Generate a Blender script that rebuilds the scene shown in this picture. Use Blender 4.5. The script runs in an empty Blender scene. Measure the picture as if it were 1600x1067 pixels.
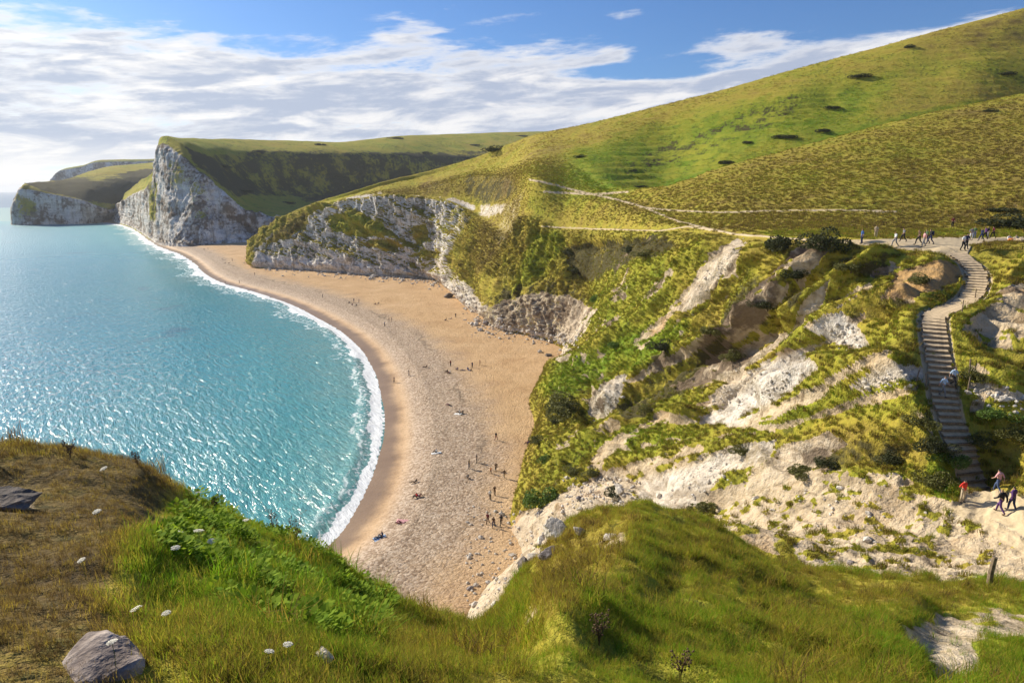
import bpy, bmesh, math, random
import numpy as np
from mathutils import Vector, Matrix

random.seed(7); RNG = np.random.default_rng(7)
SC = bpy.context.scene
COL = SC.collection

# ------------------------------------------------------------------ camera, sky, sun, exposure
F = 1600 * 24 / 36.0
PITCH = math.radians(12.45)
EYE = 50.0
HAZE = 0.00006
SUN_AZ = math.radians(-54)      # left of the viewing direction (+Y)
SUN_EL = math.radians(27)
cam = bpy.data.objects.new('camera', bpy.data.cameras.new('camera')); COL.objects.link(cam)
cam.data.lens = 24; cam.data.sensor_width = 36; cam.data.clip_start = 0.1; cam.data.clip_end = 90000
cam.location = (0, 0, EYE); cam.rotation_euler = (math.radians(90) - PITCH, 0, 0)
SC.camera = cam
SC.view_settings.view_transform = 'Standard'; SC.view_settings.look = 'None'
SC.view_settings.exposure = 0.55; SC.view_settings.gamma = 1.0; SC.view_settings.use_curve_mapping = False
SC.cycles.max_bounces = 5; SC.cycles.diffuse_bounces = 2; SC.cycles.transparent_max_bounces = 6


class NT:
    """small helper that builds node trees"""
    def __init__(s, tree): s.t = tree; s.n = tree.nodes; s.l = tree.links
    def node(s, typ, **kw):
        n = s.n.new(typ)
        for k, v in kw.items(): setattr(n, k, v)
        return n
    def put(s, sock, v):
        if v is None: return
        if isinstance(v, bpy.types.NodeSocket): s.l.new(v, sock)
        elif isinstance(v, (tuple, list)):
            v = tuple(v)
            if sock.type == 'RGBA' and len(v) == 3: v = v + (1,)
            sock.default_value = v
        else:
            if sock.type == 'RGBA': v = (v, v, v, 1)
            if sock.type == 'VECTOR': v = (v, v, v)
            sock.default_value = v
    def math(s, op, a, b=None, c=None, clamp=False):
        n = s.node('ShaderNodeMath', operation=op, use_clamp=clamp)
        for i, v in enumerate((a, b, c)): s.put(n.inputs[i], v)
        return n.outputs[0]
    def add(s, a, b): return s.math('ADD', a, b)
    def sub(s, a, b): return s.math('SUBTRACT', a, b)
    def mul(s, a, b): return s.math('MULTIPLY', a, b)
    def step(s, v, lo, hi, a=0.0, b=1.0, smooth=True):
        n = s.node('ShaderNodeMapRange', interpolation_type='SMOOTHSTEP' if smooth else 'LINEAR')
        s.put(n.inputs[0], v); s.put(n.inputs[1], lo); s.put(n.inputs[2], hi); s.put(n.inputs[3], a); s.put(n.inputs[4], b)
        return n.outputs[0]
    def mix(s, f, a, b, blend='MIX'):
        n = s.node('ShaderNodeMix', data_type='RGBA', blend_type=blend)
        s.put(n.inputs[0], f); s.put(n.inputs[6], a); s.put(n.inputs[7], b)
        return n.outputs[2]
    def vmath(s, op, a, b=None):
        n = s.node('ShaderNodeVectorMath', operation=op); s.put(n.inputs[0], a); s.put(n.inputs[1], b)
        return n.outputs[1] if op in ('DOT_PRODUCT', 'LENGTH') else n.outputs[0]
    def sep(s, v):
        n = s.node('ShaderNodeSeparateXYZ'); s.put(n.inputs[0], v); return n.outputs
    def comb(s, x, y, z):
        n = s.node('ShaderNodeCombineXYZ'); s.put(n.inputs[0], x); s.put(n.inputs[1], y); s.put(n.inputs[2], z); return n.outputs[0]
    def noise(s, vec, scale, detail=4, rough=.55, dist=0.0, out=0):
        n = s.node('ShaderNodeTexNoise'); s.put(n.inputs['Vector'], vec); s.put(n.inputs['Scale'], scale)
        n.inputs['Detail'].default_value = detail; n.inputs['Roughness'].default_value = rough; n.inputs['Distortion'].default_value = dist
        return n.outputs[out]
    def voro(s, vec, scale, feature='F1', out=0, rnd=1.0):
        n = s.node('ShaderNodeTexVoronoi', feature=feature); s.put(n.inputs['Vector'], vec); s.put(n.inputs['Scale'], scale)
        n.inputs['Randomness'].default_value = rnd
        return n.outputs[out]
    def ramp(s, f, stops, interp='LINEAR'):
        n = s.node('ShaderNodeValToRGB'); r = n.color_ramp; r.interpolation = interp
        while len(r.elements) < len(stops): r.elements.new(.5)
        for e, (p, c) in zip(r.elements, stops):
            e.position = p; e.color = tuple(c) + (1,) if len(c) == 3 else c
        s.put(n.inputs[0], f); return n.outputs[0]
    def attr(s, name, out='Fac', typ='GEOMETRY'):
        n = s.node('ShaderNodeAttribute', attribute_name=name, attribute_type=typ); return n.outputs[out]
    def bump(s, h, strength=.5, dist=1.0, normal=None):
        n = s.node('ShaderNodeBump'); s.put(n.inputs['Height'], h); s.put(n.inputs['Strength'], strength); s.put(n.inputs['Distance'], dist)
        if normal is not None: s.l.new(normal, n.inputs['Normal'])
        return n.outputs[0]


def new_mat(name):
    m = bpy.data.materials.new(name); m.use_nodes = True; m.node_tree.nodes.clear()
    return m, NT(m.node_tree)


def finish(nt, color, rough=.9, normal=None, spec=.2, transl=None):
    b = nt.node('ShaderNodeBsdfPrincipled')
    nt.put(b.inputs['Base Color'], color); nt.put(b.inputs['Roughness'], rough); nt.put(b.inputs['Specular IOR Level'], spec)
    if normal is not None: nt.l.new(normal, b.inputs['Normal'])
    o = nt.node('ShaderNodeOutputMaterial')
    if transl:
        t = nt.node('ShaderNodeBsdfTranslucent'); nt.put(t.inputs[0], transl[1])
        mx = nt.node('ShaderNodeMixShader'); nt.put(mx.inputs[0], transl[0])
        nt.l.new(b.outputs[0], mx.inputs[1]); nt.l.new(t.outputs[0], mx.inputs[2]); nt.l.new(mx.outputs[0], o.inputs[0])
    else:
        nt.l.new(b.outputs[0], o.inputs[0])
    return b


def plain(name, color, rough=.85, var=.25, scale=8.0, spec=.2):
    m, nt = new_mat(name)
    co = nt.node('ShaderNodeTexCoord').outputs['Object']
    n = nt.noise(co, scale, 4)
    c = nt.mix(nt.step(n, .3, .7), tuple(x * (1 - var) for x in color), tuple(min(1, x * (1 + var)) for x in color))
    finish(nt, c, rough, nt.bump(n, .3, .02), spec)
    return m


# ---- world: daylight sky with a broken bank of cloud
world = bpy.data.worlds.new('World'); SC.world = world; world.use_nodes = True
wt = NT(world.node_tree); wt.n.clear()
sky = wt.node('ShaderNodeTexSky', sky_type='NISHITA'); sky.sun_disc = False
sky.sun_elevation = SUN_EL; sky.sun_rotation = SUN_AZ; sky.altitude = 50; sky.air_density = 1.0; sky.dust_density = .6; sky.ozone_density = 2.0
gen = wt.node('ShaderNodeTexCoord').outputs['Generated']
dx, dy, dz = wt.sep(gen)
az = wt.mul(wt.math('ARCTAN2', dx, dy), 57.2958)
el = wt.mul(wt.math('ARCSINE', dz), 57.2958)
# clouds lie on a high sheet: stretched flat towards the horizon
cvec = wt.comb(wt.mul(az, .075), wt.add(wt.mul(el, .36), wt.mul(az, -.022)), 0.0)
n1 = wt.noise(cvec, 1.0, 10, .66, .35)
n2 = wt.noise(wt.vmath('ADD', cvec, (7.3, 2.1, 0)), 2.6, 7, .62, .2)
nn = wt.add(wt.mul(n1, .62), wt.mul(n2, .38))
azn = wt.step(az, -180, 180, smooth=False)
def azp(a): return (a + 180) / 360.0
# top of the main bank, in degrees, by azimuth
def el_ramp(pts): return wt.mul(wt.sep(wt.ramp(azn, [(azp(a), (e / 30.0,) * 3) for a, e in pts]))[0], 30.0)
top = el_ramp([(-180, 12), (-70, 13), (-37, 11.6), (-33, 11.6), (-27, 10.7), (-16, 10.5), (-4, 10.8), (3, 11.2), (8, 10.9), (10.5, 9.0), (14, 8.4), (22, 9.6), (33, 11.2), (40, 11), (180, 12)])
cov = wt.step(wt.sub(top, el), -3.6, 3.2)
def blob(a, e, ra, re, amt):
    da = wt.math('DIVIDE', wt.sub(az, a), ra); de = wt.math('DIVIDE', wt.sub(el, e), re)
    r = wt.math('SQRT', wt.add(wt.mul(da, da), wt.mul(de, de)))
    return wt.step(r, 0.35, 1.25, amt, 0.0)
cov = wt.add(cov, wt.mul(wt.mul(wt.step(az, 6, 13), wt.step(az, 34, 60, 1, 0)), wt.step(wt.sub(top, el), -.4, .9, 0, .55)))
cov = wt.add(cov, blob(17, 10.9, 4.5, 1.2, .45))
cov = wt.add(cov, blob(-8.5, 12.0, 4.0, 1.1, .5))
cov = wt.add(cov, blob(-4.7, 13.6, 1.3, .6, .42))
cov = wt.add(cov, blob(8.5, 13.2, 2.6, .8, .5))
cov = wt.sub(cov, blob(9.0, 8.9, 5.0, .8, .7))
dens = wt.add(cov, wt.mul(wt.sub(nn, .5), 3.3))
cl = wt.step(dens, .36, .92)
thick = wt.step(dens, .60, 1.1)
glow = wt.math('POWER', wt.math('MAXIMUM', wt.vmath('DOT_PRODUCT', gen, (math.sin(SUN_AZ) * math.cos(SUN_EL), math.cos(SUN_AZ) * math.cos(SUN_EL), math.sin(SUN_EL))), 0.0), 5.0)
n3 = wt.noise(wt.vmath('ADD', cvec, (3.0, 9.4, 0)), 1.7, 6, .6, .3)
shade = wt.mul(thick, wt.step(n3, .34, .55))
shade = wt.mul(shade, wt.step(el, .5, 4.0))
ccol = wt.mix(shade, (8.1, 8.0, 7.9), (4.0, 4.55, 5.7))
ccol = wt.vmath('MULTIPLY', ccol, wt.comb(wt.add(.9, wt.mul(glow, .34)), wt.add(.9, wt.mul(glow, .31)), wt.add(.92, wt.mul(glow, .22))))
skyc = wt.mix(1.0, sky.outputs[0], (.44, .645, .96), 'MULTIPLY')
final = wt.mix(wt.mul(cl, .97), skyc, ccol)
bg = wt.node('ShaderNodeBackground'); wt.put(bg.inputs[0], final); bg.inputs[1].default_value = .088
wo = wt.node('ShaderNodeOutputWorld'); wt.l.new(bg.outputs[0], wo.inputs[0])

sun = bpy.data.objects.new('sun', bpy.data.lights.new('sun', 'SUN')); COL.objects.link(sun)
sun.data.energy = 5.0; sun.data.angle = math.radians(.5); sun.data.color = (1.0, .91, .74)
SDIR = Vector((math.sin(SUN_AZ) * math.cos(SUN_EL), math.cos(SUN_AZ) * math.cos(SUN_EL), math.sin(SUN_EL)))
sun.rotation_euler = SDIR.to_track_quat('Z', 'Y').to_euler(); sun.location = (-60, 40, 120)

# ------------------------------------------------------------------ survey helpers
SP, CP = math.sin(PITCH), math.cos(PITCH)
def slope_of(py):
    cy = (533.5 - py) / F
    return (SP - CP * cy) / (CP + SP * cy)          # fall of the sight line per metre forward
def at(px, py, D):
    cy = (533.5 - py) / F; dyy = CP + SP * cy
    return np.array([(px - 800) / F * D / dyy, D, EYE - slope_of(py) * D])
def at_alt(px, py, alt): return at(px, py, (EYE - alt) / slope_of(py))
def to_px(P):
    x, y, z = P[..., 0], P[..., 1], P[..., 2] - EYE
    depth = y * CP - z * SP; up = y * SP + z * CP
    depth = np.where(depth < .3, .3, depth)
    return 800 + F * x / depth, 533.5 - F * up / depth

# ------------------------------------------------------------------ noise
_perm = RNG.permutation(256).astype(np.int32); _perm = np.concatenate([_perm, _perm, _perm])
_g = RNG.normal(size=(256, 3)).astype(np.float32); _g /= np.linalg.norm(_g, axis=1)[:, None]
def perlin(x, y, z):
    x = np.asarray(x, np.float32); y = np.asarray(y, np.float32); z = np.asarray(z, np.float32)
    x, y, z = np.broadcast_arrays(x, y, z)
    xi, yi, zi = np.floor(x).astype(np.int32), np.floor(y).astype(np.int32), np.floor(z).astype(np.int32)
    fx, fy, fz = x - xi, y - yi, z - zi
    xi &= 255; yi &= 255; zi &= 255
    u = fx * fx * fx * (fx * (fx * 6 - 15) + 10); v = fy * fy * fy * (fy * (fy * 6 - 15) + 10); w = fz * fz * fz * (fz * (fz * 6 - 15) + 10)
    def corner(a, b, c):
        h = _perm[_perm[_perm[xi + a] + yi + b] + zi + c]
        g = _g[h]
        return g[..., 0] * (fx - a) + g[..., 1] * (fy - b) + g[..., 2] * (fz - c)
    x00 = corner(0, 0, 0); x00 += u * (corner(1, 0, 0) - x00)
    x10 = corner(0, 1, 0); x10 += u * (corner(1, 1, 0) - x10)
    x00 += v * (x10 - x00)
    x01 = corner(0, 0, 1); x01 += u * (corner(1, 0, 1) - x01)
    x11 = corner(0, 1, 1); x11 += u * (corner(1, 1, 1) - x11)
    x01 += v * (x11 - x01)
    return (x00 + w * (x01 - x00)) * 1.5
def fbm(P, scale, octs=4, gain=.5, ridged=False, off=0.0, stretch=(1, 1, 1)):
    tot = 0; amp = 1; s = 1.0 / scale; norm = 0
    for o in range(octs):
        n = perlin(P[..., 0] * s * stretch[0] + off + o * 17.3, P[..., 1] * s * stretch[1] + off * 1.7 + 5.1 * o, P[..., 2] * s * stretch[2] + off * .6 + o * 3.7)
        if ridged: n = 1 - 2 * np.abs(n)
        tot = tot + n * amp; norm += amp; amp *= gain; s *= 2.03
    return tot / norm

# ------------------------------------------------------------------ surface building
def pchip(x, Y, xs):
    x = np.asarray(x, float); Y = np.asarray(Y, float); h = np.diff(x).reshape((-1,) + (1,) * (Y.ndim - 1))
    d = np.diff(Y, axis=0) / h
    m = np.zeros_like(Y)
    m[0], m[-1] = d[0], d[-1]
    w1 = 2 * h[1:] + h[:-1]; w2 = h[1:] + 2 * h[:-1]
    same = d[1:] * d[:-1] > 0
    with np.errstate(divide='ignore', invalid='ignore'):
        hm = (w1 + w2) / (w1 / d[:-1] + w2 / d[1:])
    m[1:-1] = np.where(same, hm, 0)
    xs = np.asarray(xs, float); i = np.clip(np.searchsorted(x, xs, 'right') - 1, 0, len(x) - 2)
    hh = (x[i + 1] - x[i]); t = ((xs - x[i]) / hh).reshape((-1,) + (1,) * (Y.ndim - 1)); hh = hh.reshape(t.shape)
    return ((1 + 2 * t) * (1 - t) ** 2) * Y[i] + (t * (1 - t) ** 2) * hh * m[i] + (t * t * (3 - 2 * t)) * Y[i + 1] + (t * t * (t - 1)) * hh * m[i + 1]
def catmull(x, Y, xs):
    x = np.asarray(x, float); Y = np.asarray(Y, float); h = np.diff(x).reshape((-1,) + (1,) * (Y.ndim - 1))
    d = np.diff(Y, axis=0) / h; m = np.zeros_like(Y); m[0], m[-1] = d[0], d[-1]
    m[1:-1] = (d[:-1] * h[1:] + d[1:] * h[:-1]) / (h[1:] + h[:-1]) * .8
    xs = np.asarray(xs, float); i = np.clip(np.searchsorted(x, xs, 'right') - 1, 0, len(x) - 2)
    hh = (x[i + 1] - x[i]); t = ((xs - x[i]) / hh).reshape((-1,) + (1,) * (Y.ndim - 1)); hh = hh.reshape(t.shape)
    return ((1 + 2 * t) * (1 - t) ** 2) * Y[i] + (t * (1 - t) ** 2) * hh * m[i] + (t * t * (3 - 2 * t)) * Y[i + 1] + (t * t * (t - 1)) * hh * m[i + 1]

def loft(cols, ux, nu, nv):
    """cols: [column][row] -> point.  ux: column parameter. nu: samples across; nv: samples per row gap. Returns grid [v][u][3], v in row units"""
    A = np.array(cols)                                  # C,R,3
    us = np.linspace(ux[0], ux[-1], nu)
    B = catmull(ux, A, us).transpose(1, 0, 2)           # R,U,3
    vs = np.concatenate([np.linspace(k, k + 1, n, endpoint=False) for k, n in enumerate(nv)] + [[len(nv)]])
    return catmull(np.arange(A.shape[1]), B, vs), us, vs

def normals(G):
    du = np.gradient(G, axis=1); dv = np.gradient(G, axis=0)
    n = np.cross(du, dv); n /= np.linalg.norm(n, axis=-1, keepdims=True) + 1e-9
    return n

def grid_object(name, G, mat, attrs=None, smooth=True, flip=False):
    V, U = G.shape[:2]
    me = bpy.data.meshes.new(name)
    idx = np.arange(V * U).reshape(V, U)
    q = np.stack([idx[:-1, :-1], idx[:-1, 1:], idx[1:, 1:], idx[1:, :-1]], -1).reshape(-1, 4)
    if flip: q = q[:, ::-1]
    me.vertices.add(V * U); me.vertices.foreach_set('co', np.ascontiguousarray(G, np.float32).ravel())
    me.loops.add(q.size); me.loops.foreach_set('vertex_index', np.ascontiguousarray(q, np.int32).ravel())
    me.polygons.add(len(q)); me.polygons.foreach_set('loop_start', np.arange(0, q.size, 4, dtype=np.int32))
    me.update(calc_edges=True)
    if smooth: me.polygons.foreach_set('use_smooth', np.ones(len(q), bool))
    for k, a in (attrs or {}).items():
        at_ = me.attributes.new(k, 'FLOAT', 'POINT'); at_.data.foreach_set('value', np.ascontiguousarray(a, np.float32).ravel())
    me.materials.append(mat); me.validate()
    o = bpy.data.objects.new(name, me); COL.objects.link(o)
    return o

def structure(o): o['kind'] = 'structure'; return o
def tag(o, label, cat, group=None):
    o['label'] = label; o['category'] = cat
    if group: o['group'] = group
    return o

def in_poly(px, py, poly, soft):
    """1 inside, 0 outside, softened over `soft` survey pixels"""
    poly = np.array(poly, float); x0, y0 = poly.min(0) - soft - 2; x1, y1 = poly.max(0) + soft + 2
    out = np.zeros(px.shape, np.float32)
    sel = (px > x0) & (px < x1) & (py > y0) & (py < y1)
    if not sel.any(): return out
    X = px[sel]; Y = py[sel]; ins = np.zeros(X.shape, bool); d2 = np.full(X.shape, 1e9)
    for (ax, ay), (bx, by) in zip(poly, np.roll(poly, -1, 0)):
        c = (ay > Y) != (by > Y)
        with np.errstate(divide='ignore', invalid='ignore'):
            xi = (bx - ax) * (Y - ay) / (by - ay) + ax
        ins ^= c & (X < xi)
        L = (bx - ax) ** 2 + (by - ay) ** 2 + 1e-9; t = np.clip(((X - ax) * (bx - ax) + (Y - ay) * (by - ay)) / L, 0, 1)
        d2 = np.minimum(d2, (X - ax - t * (bx - ax)) ** 2 + (Y - ay - t * (by - ay)) ** 2)
    d = np.sqrt(d2); d = np.where(ins, d, -d)
    t = np.clip(d / (2 * soft) + .5, 0, 1)
    out[sel] = t * t * (3 - 2 * t)
    return out
def near_line(px, py, line, w, soft):
    out = np.full(px.shape, 1e9)
    for (ax, ay), (bx, by) in zip(line[:-1], line[1:]):
        L = (bx - ax) ** 2 + (by - ay) ** 2 + 1e-9; t = np.clip(((px - ax) * (bx - ax) + (py - ay) * (by - ay)) / L, 0, 1)
        out = np.minimum(out, np.hypot(px - ax - t * (bx - ax), py - ay - t * (by - ay)))
    return np.clip((w + soft - out) / soft, 0, 1)

#@@MATERIALS
# ------------------------------------------------------------------ land material: grass, bare soil, chalk by surveyed cover
def land_material(name, s=1.0, veg=.72):
    m, nt = new_mat(name)
    co = nt.node('ShaderNodeTexCoord').outputs['Object']
    bare, chalk, lush, path, scrub = (nt.attr(k) for k in ('bare', 'chalk', 'lush', 'path', 'scrub'))
    nA = nt.noise(co, .9 / s, 5, .62); nB = nt.noise(co, .16 / s, 5, .6); nC = nt.noise(co, 3.2 / s, 4, .65); nD = nt.noise(co, .035 / s, 3)
    # grass
    g = nt.ramp(nt.add(nt.add(nt.mul(lush, .62), nt.mul(nt.sub(nB, .5), .75)), nt.add(nt.mul(nt.sub(nC, .5), .5), .25)),
                [(0, (.10, .07, .032)), (.2, (.20, .14, .045)), (.4, (.40, .315, .05)), (.62, (.32, .32, .034)), (.85, (.17, .25, .02)), (1, (.13, .26, .012))])
    dark = nt.mul(nt.step(nA, .50, .64), nt.step(nB, .42, .58))
    g = nt.mix(nt.mul(dark, .7), g, (.075, .078, .022))
    g = nt.mix(nt.mul(nt.step(nC, .55, .8), .4), g, (.30, .245, .07))
    scrub_shade = nt.step(nt.add(scrub, nt.mul(nt.sub(nt.add(nt.mul(nB, .6), nt.mul(nA, .4)), .5), 2.2)), .35, .62)
    g = nt.mix(scrub_shade, g, nt.mix(nC, (.052, .052, .02), (.125, .10, .04)))  # one dark tint for real scrub and for shade painted onto slopes
    # bare ground
    sx, sy, sz = nt.sep(co)
    strat = nt.noise(nt.comb(nt.mul(sx, .12), nt.mul(sy, .12), nt.mul(sz, 1.1)), 1.0 / s, 5, .65)
    sand = nt.ramp(nt.add(nt.mul(nB, .55), nt.mul(nC, .45)), [(.3, (.33, .21, .10)), (.45, (.56, .42, .25)), (.6, (.66, .53, .35)), (.75, (.72, .60, .42))])
    sand = nt.mix(nt.mul(nt.step(nt.noise(co, .11 / s, 4, .6), .56, .72), .7), sand, (.50, .27, .09))
    sand = nt.mix(nt.step(chalk, -.15, -.6), sand, nt.mix(nC, (.40, .23, .09), (.60, .39, .17)))
    chk = nt.ramp(nt.add(nt.mul(strat, .5), nt.mul(nC, .5)), [(.30, (.24, .215, .19)), (.41, (.50, .45, .39)), (.49, (.74, .69, .62)), (.66, (.88, .86, .80))])
    chk = nt.mix(nt.mul(nt.step(nt.add(nt.mul(nB, .6), nt.mul(nA, .4)),     .525, .585), veg), chk, nt.mix(nC, (.06, .06, .025), (.17, .145, .06)))
    b = nt.mix(chalk, sand, chk)
    fl_ = nt.noise(nt.comb(nt.add(nt.mul(sx, .89 * 1.1), nt.mul(sy, .45 * 1.1)), nt.mul(nt.sub(nt.mul(sy, .89), nt.mul(sx, .45)), .13), nt.mul(sz, .12)), 1.0 / s, 5, .65)
    b = nt.mix(nt.step(fl_, .46, .66, 0, .62), b, (.25, .185, .115))
    b = nt.mix(nt.mul(scrub_shade, .85), b, nt.mix(nC, (.085, .06, .045), (.22, .155, .10)))  # the same mask puts gully and cleft shade into the soil colour
    rub = nt.step(nt.noise(co, 1.6 / s, 5, .7), .55, .7)
    b = nt.mix(nt.mul(rub, .35), b, (.17, .125, .07))
    f = nt.step(nt.add(bare, nt.mul(nt.sub(nt.add(nt.add(nt.mul(nA, .45), nt.mul(nC, .2)), nt.mul(nB, .35)), .5), 1.5)), .40, .60)
    c = nt.mix(f, g, b)
    pc = nt.mix(nC, (.46, .35, .20), (.64, .52, .35))
    c = nt.mix(nt.step(nt.add(path, nt.mul(nt.sub(nC, .5), .8)), .35, .65), c, pc)
    h = nt.add(nt.mul(nA, .5), nt.add(nt.mul(nC, .28), nt.mul(nt.noise(co, 9 / s, 3, .6), .12)))
    h = nt.mul(h, nt.sub(1.0, nt.mul(path, .8)))
    finish(nt, c, .95, nt.bump(h, .9, 1.0 * s), .08)
    return m
LAND = land_material('turf_chalk_and_soil', 1.0)
FARLAND = land_material('distant_turf_and_chalk', 3.5, .45)
NEARLAND = land_material('near_turf_and_soil', .35)
#@@SHORE
# ------------------------------------------------------------------ shoreline
shore_px = [(60, 346.5), (110, 347), (150, 347.5), (180, 350), (205, 357), (218, 365), (232, 376), (254, 388), (280, 397), (303, 412), (322, 430), (350, 444), (397, 457), (442, 471), (492, 494), (540, 524), (570, 554), (588, 592), (596, 640), (594, 690), (582, 740), (556, 795), (527, 838), (499, 862), (474, 880)]
SH = np.array([at_alt(x, y, 0.0)[:2] for x, y in shore_px] + [np.array(q) for q in ((-41.0, 68.0), (-58.0, 46.0), (-84.0, 26.0), (-125.0, 0.0), (-180.0, -30.0))])
sl = np.concatenate([[0], np.cumsum(np.hypot(*np.diff(SH, axis=0).T))])
SHL = sl[-1]
ss = np.concatenate([np.linspace(0, sl[9], 260, endpoint=False), np.linspace(sl[9], SHL, 900)])
SHC = catmull(sl, SH, ss)
for _ in range(12): SHC[1:-1] = .25 * SHC[:-2] + .5 * SHC[1:-1] + .25 * SHC[2:]
tg = np.gradient(SHC, axis=0); tg /= np.linalg.norm(tg, axis=1)[:, None]
SHN = np.stack([-tg[:, 1], tg[:, 0]], 1)           # runs from far to near: land lies to its left (+x)
SHD = ss
def shore_distance(P):
    """signed distance to the shoreline, + towards the sea; and the place along it"""
    A = SHC[::3]; N = SHN[::3]; S = SHD[::3]
    out = np.empty(len(P)); pos = np.empty(len(P))
    for i in range(0, len(P), 20000):
        Q = P[i:i + 20000]
        d2 = (Q[:, None, 0] - A[None, :, 0]) ** 2 + (Q[:, None, 1] - A[None, :, 1]) ** 2
        k = d2.argmin(1); d = np.sqrt(d2[np.arange(len(Q)), k])
        sg = np.sign(((Q - A[k]) * N[k]).sum(1)); out[i:i + 20000] = -d * sg; pos[i:i + 20000] = S[k]
    return out, pos
dl = np.concatenate([np.linspace(-30, -4, 8), np.linspace(-3, 12, 40), np.linspace(12.4, 60, 110), np.linspace(61, 170, 60)])
prof = np.interp(dl, [-30, -3, 0, 5, 9, 11, 14, 22, 26, 60, 170], [-3.5, -.35, 0, .75, 1.75, 2.25, 2.3, 2.7, 3.1, 4.6, 7.5])
G = np.zeros((len(dl), len(ss), 3))
G[..., :2] = SHC[None] + SHN[None] * dl[:, None, None]; G[..., 2] = prof[:, None]
lump = fbm(G, 9, 3) * .25 + fbm(G, 1.5, 3, .6) * .12
foot = np.clip(fbm(G, .9, 2, .6, off=4.4), -1, 1)
cl_ = np.clip((dl - 5) / 5, 0, 1)[:, None]
G[..., 2] += lump * cl_ + foot * .16 * np.clip((dl - 7) / 8, .0, 1)[:, None]
cusp = np.sin(ss / 9.0 + 2 * perlin(ss / 40, 0, 0))[None] * .12 * np.exp(-((dl[:, None] - 11) / 4) ** 2)
G[..., 2] += cusp
D_ = np.broadcast_to(dl[:, None], G.shape[:2])

m, nt = new_mat('shingle_and_sand')
co = nt.node('ShaderNodeTexCoord').outputs['Object']; d = nt.attr('inland')
peb = nt.voro(co, 2.6, out=1); pebd = nt.voro(co, 2.6)
n = nt.noise(co, 1.7, 5, .75); nb = nt.noise(co, .12, 5, .6); nf = nt.noise(co, 6.0, 3, .7); nl = nt.noise(co, .03, 3)
dd = nt.add(d, nt.mul(nt.sub(nb, .5), 14))
sandc = nt.ramp(nt.add(nt.mul(nb, .6), nt.mul(nf, .4)), [(.3, (.44, .255, .115)), (.5, (.60, .385, .195)), (.7, (.71, .49, .275))])
shing = nt.ramp(nt.add(nt.mul(nt.sep(peb)[0], .6), nt.mul(nf, .5)), [(.2, (.17, .125, .095)), (.5, (.40, .30, .22)), (.85, (.64, .53, .42))])
band = nt.mul(nt.step(d, 4, 8), nt.step(dd, 16, 29, 1, 0))
c = nt.mix(nt.mul(band, .8), sandc, shing)
spk = nt.step(n, .53, .66)
c = nt.mix(nt.mul(spk, .62), c, (.23, .14, .08))
c = nt.mix(nt.mul(nt.step(nt.sub(1.0, n), .56, .7), .35), c, (.74, .60, .43))
wet = nt.step(nt.add(d, nt.mul(nt.sub(nb, .5), 5)), 2.2, 5.2, 1, 0)
c = nt.mix(nt.mul(wet, .8), c, nt.mix(nb, (.13, .085, .05), (.27, .175, .10)))
wrack = nt.mul(nt.step(nt.math('ABSOLUTE', nt.sub(dd, 19.0)), 0, 1.1, 1, 0), nt.step(nl, .45, .6))
c = nt.mix(nt.mul(wrack, .6), c, (.10, .075, .05))
bp = nt.bump(nt.add(nt.mul(n, .8), nt.mul(pebd, -.25)), nt.step(d, 5, 12, .15, 1.0), .6)
finish(nt, c, nt.step(d, 2, 9, .35, .95), bp, .25)
beach = structure(grid_object('beach', G, m, {'inland': D_}, flip=False))

# ------------------------------------------------------------------ sea
azs = np.radians(np.linspace(-75, 40, 620)); rs = np.concatenate([np.geomspace(60, 1600, 420), np.geomspace(1700, 30000, 40)])
X = np.sin(azs)[None] * rs[:, None]; Y = np.cos(azs)[None] * rs[:, None]
P2 = np.stack([X, Y], -1).reshape(-1, 2)
sd, spos = shore_distance(P2); sd = np.where(np.hypot(P2[:, 0], P2[:, 1]) > 2500, 900, sd)
SD = sd.reshape(X.shape); SPOS = spos.reshape(X.shape)
G = np.zeros(X.shape + (3,)); G[..., 0] = X; G[..., 1] = Y
near = np.exp(-(np.hypot(X, Y) / 900) ** 2)
swell = np.sin(SD / 3.6 + 1.5 * fbm(G, 60, 2)) * .22 * np.exp(-np.clip(SD, 0, None) / 40) * near
brk = .40 * np.exp(-((SD - 4.0 - 1.6 * fbm(G, 14, 2)) / 1.5) ** 2)
G[..., 2] = swell + brk * np.clip(1.2 - np.hypot(X, Y) / 1400, .3, 1) + .18 * fbm(G, 22, 3) * near * np.clip(SD / 30, 0, 1)
G[..., 2] += .05
FW = np.interp(np.hypot(X, Y), [80, 130, 250, 500, 1000], [.27, .36, .68, .95, 1.2])
m, nt = new_mat('sea_water')
co = nt.node('ShaderNodeTexCoord').outputs['Object']; d = nt.attr('offshore'); al = nt.attr('along')
sx, sy, sz = nt.sep(co)
rot = nt.comb(nt.add(nt.mul(sx, .80), nt.mul(sy, .60)), nt.mul(nt.sub(nt.mul(sy, .80), nt.mul(sx, .60)), .30), 0.0)
w1 = nt.noise(rot, .70, 4, .58, .5); w2 = nt.noise(rot, 1.7, 4, .65, .3); w3 = nt.noise(rot, .06, 3, .5)
deep = nt.ramp(nt.math('DIVIDE', nt.add(d, nt.mul(nt.sub(nt.noise(co, .025, 4, .55), .5), 60)), 400.0),
               [(0, (.18, .36, .32)), (.05, (.085, .335, .33)), (.18, (.045, .28, .33)), (.5, (.03, .20, .31)), (1, (.018, .11, .22))])
weed = nt.mul(nt.step(nt.noise(co, .035, 4, .6), .60, .70), nt.step(d, 15, 40))
deep = nt.mix(nt.mul(weed, .45), deep, (.03, .07, .12))
deep = nt.mix(nt.mul(nt.step(w1, .5, .72), .35), deep, (.06, .29, .33)); deep = nt.mix(nt.mul(nt.step(w2, .55, .40), .3), deep, (.02, .10, .15))
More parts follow.
